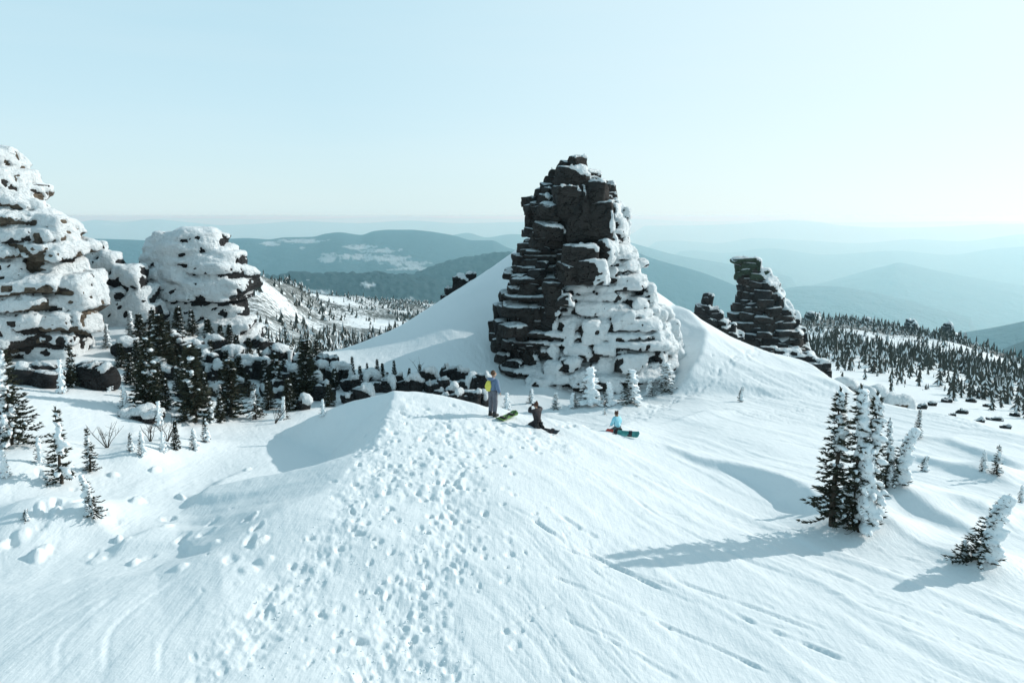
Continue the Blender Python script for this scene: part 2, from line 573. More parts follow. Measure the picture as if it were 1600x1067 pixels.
# the kicker: two crests meeting at its peak; height over the plain ground
def crest(pts):
    q = [Pr(u, v, d) for u, v, d in pts]
    h = [p[2] - float(tab_z(np.array(atan2(p[0], p[1])), np.array(hypot(p[0], p[1])))) for p in q]
    return np.array([p[:2] for p in q]), np.maximum(np.array(h), 0.0)
def prism(poly, hs, sl, sr, wob=0.0, pad=16, mode='max', soft=0.25):
    sel = bbox_sel(poly, pad)
    x, y = X[sel], Y[sel]
    if wob:
        x = x + wob * fbm2(x * 0.7, y * 0.7, 3, 5); y = y + wob * fbm2(x * 0.7, y * 0.7, 3, 9)
    dist, side, s = poly_sd(poly, x, y)
    seg = np.linalg.norm(np.diff(np.asarray(poly), axis=0), axis=1)
    cum = np.concatenate([[0], np.cumsum(seg)]) / seg.sum()
    h = np.interp(s, cum, hs)
    slope = np.where(side > 0, sl, sr)
    hh = h - dist * slope
    return sel, hh, side
add = np.zeros_like(Z)
def smax(a, b, k):
    e = np.clip(0.5 + 0.5 * (a - b) / k, 0, 1)
    return b + (a - b) * e + k * e * (1 - e)
polyA, hA = crest([(610,609,27.5),(605,634,25.8),(598,660,24.2),(588,690,22.6),(566,716,21.0),(534,746,19.6),(492,776,18.6),(451,799,17.9),(405,826,17.3),(337,862,16.6),(250,893,16.6),(150,915,17.2),(30,935,18.0)])
hA[-5:] = [hA[-6] * 0.78, hA[-6] * 0.5, hA[-6] * 0.25, hA[-6] * 0.1, 0.0]
hA[-1] = 0.0
polyC, hC = crest([(610,609,27.5),(575,617,28.2),(540,627,29.0),(480,652,30.4),(430,688,31.6)])
hC[-1] = 0.0
polyB, hB = crest([(610,609,27.5),(650,611,27.5),(700,621,27.7),(745,637,28.0),(790,655,28.8),(840,672,30.0),(920,688,31.0),(1010,694,33.0),(1120,700,34.0),(1240,710,34.0)])
hB[-4:] = [0.2, 0.05, 0.0, 0.0]
K_ADD = np.zeros_like(Z) - 5
polyM = np.vstack([polyC[::-1], polyA[1:]])
hM = np.concatenate([hC[::-1], hA[1:]])
fr = (len(polyC) - 1)
segM = np.linalg.norm(np.diff(polyM, axis=0), axis=1)
s_pk = segM[:fr].sum() / segM.sum()
sel = bbox_sel(polyM, 16)
xw = X[sel] + 0.22 * fbm2(X[sel] * 0.7, Y[sel] * 0.7, 3, 5)
yw = Y[sel] + 0.22 * fbm2(X[sel] * 0.7, Y[sel] * 0.7, 3, 9)
dM, sideM, sM = poly_sd(polyM, xw, yw)
hm = np.interp(sM, np.concatenate([[0], np.cumsum(segM)]) / segM.sum(), hM)
left = sideM < 0
hl = hm - dM * 1.0
hr = hm - dM * 0.60
hf_ = hm * (1 - sstep(dM, 0.0, 12.0))
dB, sideB, sB = poly_sd(polyB, xw, yw)
segB = np.linalg.norm(np.diff(polyB, axis=0), axis=1)
hB_ = np.interp(sB, np.concatenate([[0], np.cumsum(segB)]) / segB.sum(), hB)
back = sideB > 0
rightpart = np.where(back, np.maximum(hB_ - 0.55 * dB, np.where(sM < s_pk, hr, -5)), np.minimum(hf_, hB_ + 0.13 * dB))
rightpart = np.minimum(rightpart, np.maximum(hM.max() * (1 - sstep(dM, 4.0, 14.0)) * 1.2, -0.02))
lslope = 1.0 - 0.78 * sstep(sM, s_pk + 0.13, s_pk + 0.30)
hl = hm - dM * lslope
K_ADD[sel] = np.where(left, hl, rightpart) * sstep(DD[sel], 10.5, 16.0)
K_ADD = np.maximum(K_ADD, -1.0)
kick = smax(K_ADD, np.zeros_like(Z), 0.10) - 0.0
kick = np.where(K_ADD <= -0.1, 0, kick)
add += kick

# wind-cut drifts: (picture points of the crest, height, slope left of travel, slope right of travel)
ZK = Z + kick
def hit1(u, v):
    a, t = az_t(u, v)
    i = int(np.clip(round(np.interp(a, AZ, np.arange(len(AZ)))), 0, len(AZ) - 1))
    j0 = int(np.searchsorted(DN, 6.0)); j1 = int(np.searchsorted(DN, 110.0))
    el = ZK[i, j0:j1] / DN[j0:j1]
    k = int(np.argmax(el >= t)) if (el >= t).any() else int(np.argmax(el))
    d = DN[j0 + k]
    return np.array((d * sin(a), d * cos(a)))
def px_poly(pts):
    return np.array([hit1(u, v) for u, v in pts])
def drift(pts, h, sl, sr, pad=5.0, wob=0.15, poly=None, hs=None):
    p = px_poly(pts) if poly is None else poly
    n = len(p)
    prof = np.array([h * sin(pi * (0.06 + 0.88 * i / (n - 1))) for i in range(n)]) if hs is None else np.array(hs)
    prof[0] *= 0.2; prof[-1] *= 0.2
    sel, hh, side = prism(p, prof, sl, sr, wob, pad)
    add[sel] += np.clip(smax(hh, np.zeros_like(hh), 0.03), 0, None) * (hh > -0.03)
def px_line(pts, *a, **k):
    drift(pts, *a, **k)
px_line([(383,733),(350,755),(315,780),(282,804)], 0.20, 0.10, 0.5, wob=0.0)
px_line([(278,818),(240,838),(200,858),(175,876)], 0.24, 0.10, 0.5, wob=0.0)
px_line([(175,806),(120,822),(60,850)], 0.25, 0.12, 0.9)
# right side: scoop in front of the big spruce and the scour right of the main rock
px_line([(985,690),(1040,700),(1100,722),(1160,742),(1215,762),(1262,788),(1292,818)], 0.95, 0.10, 0.75, pad=7, hs=[0.0, 0.06, 0.16, 0.30, 0.45, 0.55, 0.35])
px_line([(1180,640),(1100,648),(1010,668)], 0.18, 0.12, 0.8)
px_line([(1330,770),(1400,790),(1480,822),(1560,850)], 0.30, 0.10, 0.75)
px_line([(1395,700),(1450,722),(1520,745),(1600,770)], 0.28, 0.10, 0.75)
px_line([(1410,680),(1480,692),(1560,722),(1600,740)], 0.26, 0.10, 0.75)
px_line([(1460,790),(1530,808),(1600,840)], 0.22, 0.10, 0.75)
scour = np.array([Pr(1052,480,56)[:2], Pr(1078,512,53)[:2], Pr(1104,548,49)[:2], Pr(1100,566,46.5)[:2], Pr(1078,590,44)[:2], Pr(1050,612,42)[:2]])
drift(None, 0, 0.12, 0.8, pad=6, poly=scour, hs=[0.3, 1.1, 1.6, 1.3, 0.8, 0.3])
for u, v, r, h in ((1320,830,1.1,0.35),(1385,830,0.9,0.30),(1530,882,0.9,0.3),(1545,742,0.8,0.25),(150,808,0.9,0.3),(70,705,1.3,0.35),(240,705,1.3,0.35),(300,700,1.2,0.3),(1385,765,0.8,0.3),(900,640,1.6,0.4),(980,640,1.4,0.4),(60,815,0.9,0.35),(30,840,1.2,0.35),(210,720,0.8,0.3),(10,740,1.2,0.3)):
    p = hit1(u, v)
    g = np.exp(-((X - p[0])**2 + (Y - p[1])**2) / (r * r))
    add += h * g * NEAR

# wind rounds every edge a little
for _ in range(4):
    add[:, 1:-1] = 0.5 * add[:, 1:-1] + 0.25 * (add[:, 2:] + add[:, :-2])
    add[1:-1] = 0.5 * add[1:-1] + 0.25 * (add[2:] + add[:-2])
# undulation, sastrugi, trampled snow
nm = sstep(DD, 6, 12) * (1 - sstep(DD, 60, 90))
add += 0.16 * fbm2(X / 7.0, Y / 7.0, 3, 3) * nm
sa = R(-24)                                    # streaks run away and to the left
xs, ys = X * cos(sa) - Y * sin(sa), X * sin(sa) + Y * cos(sa)
rightness = sstep(X + 0.18 * Y, 0.5, 9.0)
w1 = fbm2(xs / 0.55 + 0.6 * fbm2(X / 3, Y / 3, 2, 8), ys / 4.5, 3, 21)
w2 = fbm2(xs / 0.22, ys / 2.2, 3, 27)
patchy = sstep(fbm2(X / 4.0, Y / 5.0, 2, 77), -0.25, 0.45)
w3 = fbm2(xs / 0.30 + 2.0 * vn2(X / 2.2, Y / 2.2, 88), ys / 3.2, 4, 29, 0.6)
sas = (0.055 * np.maximum(w1, -0.1) + 0.026 * w2 * patchy - 0.075 * np.maximum(np.abs(w3) * -1 + 0.10, 0) * 4.0 * patchy)
add += sas * (0.25 + 0.9 * rightness) * nm
lee = fbm2(X / 1.5, Y / 3.8, 3, 33)
add += 0.07 * np.maximum(lee - 0.12, 0) * (1 - rightness) * nm * (1 - sstep(kick, 0.02, 0.3))

def region(pts, soft, closed_blur=1.0):
    p = px_poly(pts)
    sel = bbox_sel(p, soft * 2)
    dist, side, s = poly_sd(p, X[sel], Y[sel])
    return sel, np.clip(1 - dist / soft, 0, 1)
rough = np.zeros_like(Z)
for pts, soft in (([(625,640),(600,700),(560,790),(490,890),(400,980),(330,1066)], 1.3),
                  ([(690,640),(720,700),(700,800),(660,900),(600,1066)], 1.5),
                  ([(640,640),(740,670),(860,690)], 2.4),
                  ([(640,640),(680,690),(640,760)], 2.2),
                  ([(700,880),(690,960),(700,1066)], 0.9),
                  ([(960,665),(1050,628),(1130,600),(1210,575)], 1.0)):
    sel, w = region(pts, soft)
    rough[sel] = np.maximum(rough[sel], w)
rough = sstep(rough + 0.55 * fbm2(X / 1.1, Y / 1.3, 4, 41, 0.6), 0.25, 0.95)
lump = fbm2(X / 0.24, Y / 0.30, 4, 52, 0.6)
lump2 = fbm2(X / 0.16, Y / 0.2, 3, 58, 0.6)
add += (0.032 * lump + 0.030 * lump2 - 0.05 * np.abs(vn2(X / 0.5, Y / 0.6, 61))) * rough * nm
# footprints
def stamp(px, py, ang, ln, wd_, dep):
    d = hypot(px, py); a = atan2(px, py)
    rr = 0.6
    j0, j1 = np.searchsorted(DN, (d - rr, d + rr))
    i0, i1 = np.searchsorted(AZ, (a - rr / d, a + rr / d))
    if j1 <= j0 or i1 <= i0: return
    sl_ = (slice(i0, i1), slice(j0, j1))
    dx, dy = X[sl_] - px, Y[sl_] - py
    lx = dx * cos(ang) + dy * sin(ang); ly = -dx * sin(ang) + dy * cos(ang)
    r = np.sqrt((lx / wd_)**2 + (ly / ln)**2)
    r = r * (1 + 0.18 * vn2(dx * 9 + px * 7, dy * 9, 3))
    add[sl_] += (-1.15 * dep * (1 - sstep(r, 0.5, 1.05)) + dep * 0.15 * np.exp(-((r - 1.3) / 0.2)**2)) * min(1.0, (d / 17.0))
def walk(pts, width, step, prob=0.9, sc=1.0):
    p = px_poly(pts)
    seg = np.linalg.norm(np.diff(p, axis=0), axis=1)
    tot = seg.sum(); cum = np.concatenate([[0], np.cumsum(seg)])
    s = 0.0; k = 0
    while s < tot:
        i = min(np.searchsorted(cum, s, side='right') - 1, len(seg) - 1)
        t = (s - cum[i]) / seg[i]
        q = p[i] * (1 - t) + p[i+1] * t
        d = (p[i+1] - p[i]) / seg[i]
        nrm = np.array((-d[1], d[0]))
        off = (0.13 if k % 2 else -0.13) + random.gauss(0, width)
        q = q + nrm * off
        if random.random() < prob:
            stamp(q[0], q[1], atan2(d[1], d[0]) - pi/2 + random.gauss(0, 0.25), 0.15 * sc * random.uniform(0.7, 1.2), 0.085 * sc * random.uniform(0.7, 1.3), random.uniform(0.02, 0.055))
        s += step * random.uniform(0.7, 1.4); k += 1
for rep in range(2):
    walk([(600,700),(575,780),(520,870),(450,930),(390,1000),(350,1066)], 0.38, 0.34)
    walk([(660,650),(690,740),(700,820),(690,900),(650,980),(600,1066)], 0.45, 0.36)
for rep in range(2):
    walk([(790,650),(760,720),(730,800),(710,880),(700,960),(690,1066)], 0.6, 0.5)
    walk([(600,660),(640,740),(620,840),(560,940),(520,1066)], 0.5, 0.5)
    walk([(640,640),(760,680),(860,690)], 0.8, 0.35)
for rep in range(3):
    walk([(880,668),(960,662),(1050,628),(1120,602),(1210,575)], 0.3, 0.4, sc=1.15)
walk([(640,650),(560,740),(600,760),(700,740),(820,700)], 1.0, 0.3)
for _ in range(200):
    u = random.gauss(680, 120); v = random.uniform(650, 1060)
    u -= (v - 800) * 0.35
    p = hit1(u, v)
    stamp(p[0], p[1], random.uniform(0, pi), random.uniform(0.04, 0.12), random.uniform(0.03, 0.08), random.uniform(0.01, 0.04) * random.choice((1, 1, -0.8)))
for _ in range(45):
    u, v = random.choice(((random.uniform(0, 420), random.uniform(700, 900)),))
    p = hit1(u, v)
    stamp(p[0], p[1], random.gauss(0.1, 0.3), random.uniform(0.15, 0.35), random.uniform(0.08, 0.18), random.uniform(0.03, 0.09) * random.choice((1, -1)))
# long grooves: tracks and wind-cut lines
def groove(pts, w, dep, broken=0.0, seed=1):
    p = px_poly(pts)
    # smooth the line
    tt = np.linspace(0, 1, 30); k = np.linspace(0, 1, len(p))
    p = np.stack([pchip(k, p[:, 0], tt), pchip(k, p[:, 1], tt)], 1)
    sel = bbox_sel(p, w * 6)
    dist, side, s = poly_sd(p, X[sel], Y[sel])
    e = np.clip(np.minimum(s, 1 - s) * 8, 0, 1)
    if broken: e = e * sstep(vn2(s * 9.0 + seed, s * 0 + seed, seed), -broken, 0.4)
    add[sel] += (-dep * np.exp(-(dist / w)**2) + 0.5 * dep * np.exp(-((dist - 1.8 * w) / w)**2) * (side > 0)) * e
groove([(0,1045),(120,965),(250,905),(345,868)], 0.06, 0.0096)
groove([(0,1010),(110,945),(235,892),(320,858)], 0.07, 0.0084)
groove([(0,960),(140,905),(230,868)], 0.08, 0.0084)
groove([(165,1066),(185,985),(260,925),(340,885)], 0.06, 0.0108)
groove([(90,1066),(110,1000),(180,940),(270,900)], 0.06, 0.0084)
groove([(250,1066),(265,1000),(320,930)], 0.05, 0.0096)
groove([(800,800),(870,845),(980,900),(1085,950)], 0.046, 0.042, 0.8, 3)
groove([(860,800),(905,830),(950,850)], 0.058, 0.035, 0.8, 4)
groove([(1145,965),(1200,990),(1290,1025),(1380,1062)], 0.046, 0.042, 0.8, 5)
groove([(1180,975),(1260,1000),(1340,1040)], 0.033, 0.028, 0.8, 6)
groove([(960,760),(1060,825),(1160,880),(1300,930)], 0.052, 0.021, 0.8, 7)
groove([(1270,895),(1320,912),(1400,945),(1500,975)], 0.033, 0.025, 0.8, 8)
groove([(760,1000),(860,950),(900,930)], 0.033, 0.021, 0.8, 9)
for k in range(34):
    u = random.uniform(820, 1560); v = random.uniform(720, 1040)
    ln = random.uniform(70, 260)
    sl = 0.12 + 0.42 * (v - 640) / 420 * (1.1 - (u - 800) / 1600)
    groove([(u, v), (u + ln * .5, v + sl * ln * .5 + random.uniform(-2, 2)), (u + ln, v + sl * ln)], random.uniform(0.03, 0.05), random.uniform(0.012, 0.03), 0.9, 20 + k)
for k in range(22):
    u = random.uniform(1050, 1580); v = random.uniform(610, 760)
    if u > 1300 and v < 650: continue
    ln = random.uniform(70, 200)
    groove([(u, v), (u + ln * .5, v + 0.09 * ln), (u + ln, v + 0.22 * ln)], random.uniform(0.04, 0.08), random.uniform(0.012, 0.03), 0.9, 60 + k)
Z = Z + add
# far slopes: small relief
fm = sstep(DD, 70, 130)
Z += fm * (DD / 300.0) * 2.2 * fbm2(X / 40.0, Y / 40.0, 4, 71) + fm * 0.7 * fbm2(X / 9.0, Y / 9.0, 3, 72) * (1 - sstep(DD, 250, 500))

def ground_z(x, y):
    d = hypot(x, y); a = atan2(x, y)
    fi = np.clip(np.interp(a, AZ, np.arange(len(AZ))), 0, len(AZ) - 1.001)
    fj = np.clip(np.interp(d, DN, np.arange(len(DN))), 0, len(DN) - 1.001)
    i, j = int(fi), int(fj); fi -= i; fj -= j
    return float(Z[i, j]*(1-fi)*(1-fj) + Z[i+1, j]*fi*(1-fj) + Z[i, j+1]*(1-fi)*fj + Z[i+1, j+1]*fi*fj)
def hit(u, v, dmin=9.0, dmax=1000.0):
    """ground point that the photograph shows at (u, v)"""
    a, t = az_t(u, v)
    i = int(np.clip(round(np.interp(a, AZ, np.arange(len(AZ)))), 0, len(AZ) - 1))
    j0 = int(np.searchsorted(DN, dmin))
    el = Z[i, j0:] / DN[j0:]
    ok = (el >= t) & (DN[j0:] < dmax)
    k = int(np.argmax(ok)) if ok.any() else int(np.argmax(el[DN[j0:] < min(dmax, 70)]))
    d = DN[j0 + k]
    return np.array((d * sin(a), d * cos(a), float(Z[i, j0 + k])))
def on_ground(u, d):
    a, _ = az_t(u, 600)
    x, y = d * sin(a), d * cos(a)
    return np.array((x, y, ground_z(x, y)))

def grid_faces(na, nd, wrap):
    i = np.arange(na if wrap else na - 1); j = np.arange(nd - 1)
    I, J = np.meshgrid(i, j, indexing='ij')
    I2 = (I + 1) % na
    return np.stack([I*nd+J, I2*nd+J, I2*nd+J+1, I*nd+J+1], -1).reshape(-1, 4)[:, ::-1]
V = np.stack([X, Y, Z], -1).reshape(-1, 3)
nA, nD = Z.shape
F = grid_faces(nA, nD, True)
ctr = len(V)
V = np.vstack([V, [[0, 0, plane_z(0)]]])
ii = np.arange(nA)
cap = np.stack([np.full(nA, ctr), ii * nD, ((ii + 1) % nA) * nD], -1)[:, ::-1]
me = mesh_np("snow_ground", V, [F, cap], m_ground)
brush = sstep(DD, 75, 140) * np.clip(0.75 + 0.9 * fbm2(X / 60.0, Y / 60.0, 3, 91), 0, 1.2)
at = me.attributes.new("brush", 'FLOAT', 'POINT')
at.data.foreach_set('value', np.append(brush.ravel(), 0).astype(np.float32))
obj("snow_ground", me, kind='structure', label="wind-packed snow slope with footprints, drifts and a scrub-dotted plateau beyond")

AF, DFm = np.meshgrid(AZ, DF, indexing='ij')
XF, YF = DFm * np.sin(AF), DFm * np.cos(AF)
ZF = tab_z(AF, DFm)
ZF[:, 0] = Z[:, -1]
ZF[:, 1:] += (sstep(DFm, 1200, 3000) * (60 * fbm2(XF / 2500, YF / 2500, 4, 95) + 90 * fbm2(XF / 9000, YF / 9000, 3, 96)))[:, 1:]
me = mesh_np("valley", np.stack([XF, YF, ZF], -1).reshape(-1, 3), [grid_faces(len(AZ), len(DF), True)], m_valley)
obj("valley", me, kind='structure', label="broad forested valley floor fading into haze below the mountain")

# ------------------------------------------------------------------ hills and ranges
def hill(name, pts, D, W, zbase, mat, amp, seed, label, nd=46, du=3.0, clear=(), front=1.0, lump=0.0):
    u0, u1 = pts[0][0], pts[-1][0]
    nu = int((u1 - u0) / du) + 1
    U = np.linspace(u0, u1, nu)
    Vv = pchip([p[0] for p in pts], [p[1] for p in pts], U)
    at_ = np.array([az_t(u, v) for u, v in zip(U, Vv)])
    A, T = at_[:, 0], at_[:, 1]
    S = np.concatenate([np.linspace(-1, 0, nd - 10), np.linspace(0, 1, 11)[1:]])
    Dk = np.where(S < 0, D + S * W * front, D + S * W * 0.6)
    AA_, DD_ = np.meshgrid(A, Dk, indexing='ij')
    SS = np.broadcast_to(S, AA_.shape)
    Xh, Yh = DD_ * np.sin(AA_), DD_ * np.cos(AA_)
    top = (T * D)[:, None]
    prof = np.cos(np.clip(np.abs(SS), 0, 1) * pi / 2) ** 1.25
    ends = np.clip(np.minimum((U - u0), (u1 - U)) / (0.06 * (u1 - u0) + 1), 0, 1)[:, None]
    wn = fbm2(Xh / (W * 0.35), Yh / (W * 0.35), 5, seed)
    rid = 1 - np.abs(fbm2(Xh / (W * 0.22), Yh / (W * 0.4), 4, seed + 3)) * 2
    hgt = (top - zbase)
    Zh = zbase + hgt * prof * (0.25 + 0.75 * ends) + amp * hgt * (wn * 0.7 + rid * 0.35 - 0.2) * (np.abs(SS) ** 0.8) * 1.6 + amp * hgt * 0.06 * wn
    if lump:
        Zh += lump * vn2(Xh / (lump * 2.2), Yh / (lump * 3), seed)
    me = mesh_np(name, np.stack([Xh, Yh, Zh], -1).reshape(-1, 3), [grid_faces(nu, len(Dk), False)], mat)
    c = np.zeros_like(Zh)
    for (cu, cv, ru, rv) in clear:      # snow-covered clearings, where the hillside shows them
        UU = np.broadcast_to(U[:, None], Zh.shape)
        el = Zh / DD_
        tv = az_t(cu, cv)[1]; tr = rv / F_PX
        q = ((UU - cu) / ru)**2 + ((el - tv) / tr)**2
        c = np.maximum(c, 1 - sstep(q + 1.5 * fbm2(UU / 9, el * F_PX / 2.2, 4, seed + 9, 0.65), 0.2, 1.3))
    a_ = me.attributes.new("clearing", 'FLOAT', 'POINT')
    a_.data.foreach_set('value', c.ravel().astype(np.float32))
    return obj(name, me, kind='structure', label=label)
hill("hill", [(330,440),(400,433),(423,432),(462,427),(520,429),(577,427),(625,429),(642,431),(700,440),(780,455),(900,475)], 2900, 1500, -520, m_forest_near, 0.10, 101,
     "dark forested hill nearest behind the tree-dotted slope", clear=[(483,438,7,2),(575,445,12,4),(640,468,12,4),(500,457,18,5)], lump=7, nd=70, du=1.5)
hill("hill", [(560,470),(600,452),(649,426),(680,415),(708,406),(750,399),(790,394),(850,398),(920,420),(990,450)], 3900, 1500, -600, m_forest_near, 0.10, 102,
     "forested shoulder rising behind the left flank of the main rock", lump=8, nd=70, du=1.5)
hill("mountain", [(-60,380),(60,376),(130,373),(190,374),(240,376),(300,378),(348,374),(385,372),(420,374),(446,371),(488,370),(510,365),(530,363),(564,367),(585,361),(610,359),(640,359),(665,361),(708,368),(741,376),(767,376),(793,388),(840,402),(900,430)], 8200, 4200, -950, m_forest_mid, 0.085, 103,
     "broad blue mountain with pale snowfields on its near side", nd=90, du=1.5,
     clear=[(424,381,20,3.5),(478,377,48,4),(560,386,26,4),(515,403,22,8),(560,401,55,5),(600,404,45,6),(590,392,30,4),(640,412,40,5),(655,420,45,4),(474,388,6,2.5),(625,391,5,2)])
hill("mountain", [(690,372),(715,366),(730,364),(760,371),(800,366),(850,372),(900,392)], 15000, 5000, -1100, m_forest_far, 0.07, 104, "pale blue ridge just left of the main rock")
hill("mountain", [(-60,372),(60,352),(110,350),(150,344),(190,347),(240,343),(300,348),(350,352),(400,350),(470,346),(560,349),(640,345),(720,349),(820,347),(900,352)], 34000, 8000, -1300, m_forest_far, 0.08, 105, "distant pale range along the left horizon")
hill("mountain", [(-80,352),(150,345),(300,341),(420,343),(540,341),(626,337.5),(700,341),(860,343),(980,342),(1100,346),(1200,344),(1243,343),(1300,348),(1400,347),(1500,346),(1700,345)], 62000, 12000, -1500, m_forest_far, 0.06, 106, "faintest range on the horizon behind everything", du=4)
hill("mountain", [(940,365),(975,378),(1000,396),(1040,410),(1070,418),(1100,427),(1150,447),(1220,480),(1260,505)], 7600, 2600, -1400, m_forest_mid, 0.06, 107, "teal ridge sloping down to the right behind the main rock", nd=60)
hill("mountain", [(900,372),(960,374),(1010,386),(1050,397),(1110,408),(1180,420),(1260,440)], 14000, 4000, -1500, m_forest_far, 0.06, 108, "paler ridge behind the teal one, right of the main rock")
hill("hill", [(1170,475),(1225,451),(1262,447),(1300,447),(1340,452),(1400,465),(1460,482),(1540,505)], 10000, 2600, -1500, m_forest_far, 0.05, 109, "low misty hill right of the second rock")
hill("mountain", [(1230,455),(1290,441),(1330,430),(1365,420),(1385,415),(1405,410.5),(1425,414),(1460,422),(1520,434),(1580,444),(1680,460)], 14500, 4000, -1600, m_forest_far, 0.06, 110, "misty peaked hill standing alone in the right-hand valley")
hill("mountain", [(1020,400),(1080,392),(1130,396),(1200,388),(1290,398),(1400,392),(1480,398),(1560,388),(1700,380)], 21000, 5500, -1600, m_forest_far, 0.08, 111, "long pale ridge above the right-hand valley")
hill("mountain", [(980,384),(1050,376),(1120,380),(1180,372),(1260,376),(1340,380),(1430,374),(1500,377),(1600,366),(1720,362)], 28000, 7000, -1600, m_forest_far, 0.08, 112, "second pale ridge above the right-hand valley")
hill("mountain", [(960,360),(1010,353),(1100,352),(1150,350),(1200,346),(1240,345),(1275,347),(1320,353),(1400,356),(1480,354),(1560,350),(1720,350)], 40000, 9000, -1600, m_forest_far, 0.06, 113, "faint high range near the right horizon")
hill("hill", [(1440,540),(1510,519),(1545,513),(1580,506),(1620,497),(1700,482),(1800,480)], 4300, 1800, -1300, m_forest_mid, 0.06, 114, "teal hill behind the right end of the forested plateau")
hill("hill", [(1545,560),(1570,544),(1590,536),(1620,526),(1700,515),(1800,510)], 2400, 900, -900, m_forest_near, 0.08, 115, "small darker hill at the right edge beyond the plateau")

# ------------------------------------------------------------------ haze
zt = 9.0
hv = np.array([(x, y, z) for z in (-2300.0, zt) for (x, y) in ((-170000, -170000), (170000, -170000), (170000, 170000), (-170000, 170000))])
hf = [np.array([(3,2,1,0), (4,5,6,7), (0,1,5,4), (1,2,6,5), (2,3,7,6), (3,0,4,7)])]
m_haze = bpy.data.materials.new("haze_air")
m_haze.use_nodes = True
t = m_haze.node_tree
for n in list(t.nodes): t.nodes.remove(n)
pv = N(t, 'ShaderNodeVolumePrincipled')
pv.inputs['Color'].default_value = (0.48, 0.88, 1.0, 1)
pv.inputs['Absorption Color'].default_value = (1, 1, 1, 1)      # scatters only, blue more than red, like clean air
HAZE = 9.6e-5
pv.inputs['Density'].default_value = HAZE
pv.inputs['Anisotropy'].default_value = 0.38
mo = N(t, 'ShaderNodeOutputMaterial')
L(t, pv.outputs[0], mo.inputs['Volume'])
obj("haze", mesh_np("haze", hv, hf, m_haze, smooth=False), kind='stuff', label="pale haze filling the valleys")

# ------------------------------------------------------------------ rocks
def block(c, h, yaw=0.0, tilt=(0.0, 0.0), k=6.0, seed=0, tpl=None, amp=0.16, strat=0.06):
    V, F = tpl if tpl is not None else CUBE7
    h = np.asarray(h, float)
    rg = np.random.default_rng(seed + 17)
    D = V / np.linalg.norm(V, axis=1)[:, None]
    ax = np.eye(3)
    pn = [ax[i] * q for i in range(3) for q in (-1, 1)]
    pd = [1.0 * rg.uniform(0.9, 1.05) for _ in pn]
    if amp > 0:
        for _ in range(9):
            n_ = rg.normal(size=3) * np.array((1, 1, 0.7)); n_ /= np.linalg.norm(n_)
            pn.append(n_); pd.append(rg.uniform(0.88, 1.22))
    pn = np.array(pn); pd = np.array(pd)
    kk = max(k * 3.0, 7.0)
    q_ = np.maximum((D @ pn.T) / pd, 0)
    P = D * ((q_ ** kk).sum(1) ** (-1 / kk))[:, None] * h
    M = rotz(yaw) @ rotx(tilt[0]) @ roty(tilt[1])
    P = P @ M.T
    nrm = P / (np.linalg.norm(P, axis=1)[:, None] + 1e-9)
    Q = P + np.asarray(c)
    m = float(min(h))
    a = amp * min(float(np.mean(h)), m * 1.8)
    dn = fbm3(Q / (m * 1.5 + 0.2), 3, seed) * a * 1.3
    st = (np.abs(vn3(np.stack([Q[:, 0] * 0.25, Q[:, 1] * 0.25, Q[:, 2] * 2.6], 1), seed + 5)) - 0.3) * strat * 1.8
    off = nrm * (dn + st * (1 - np.abs(nrm[:, 2])) + (a > 0) * 0.07 * m * fbm3(Q * 2.2 / (m + 0.1), 3, seed + 2))[:, None]
    off[:, 2] *= 0.6
    return Q + off, F
CORNER = {}
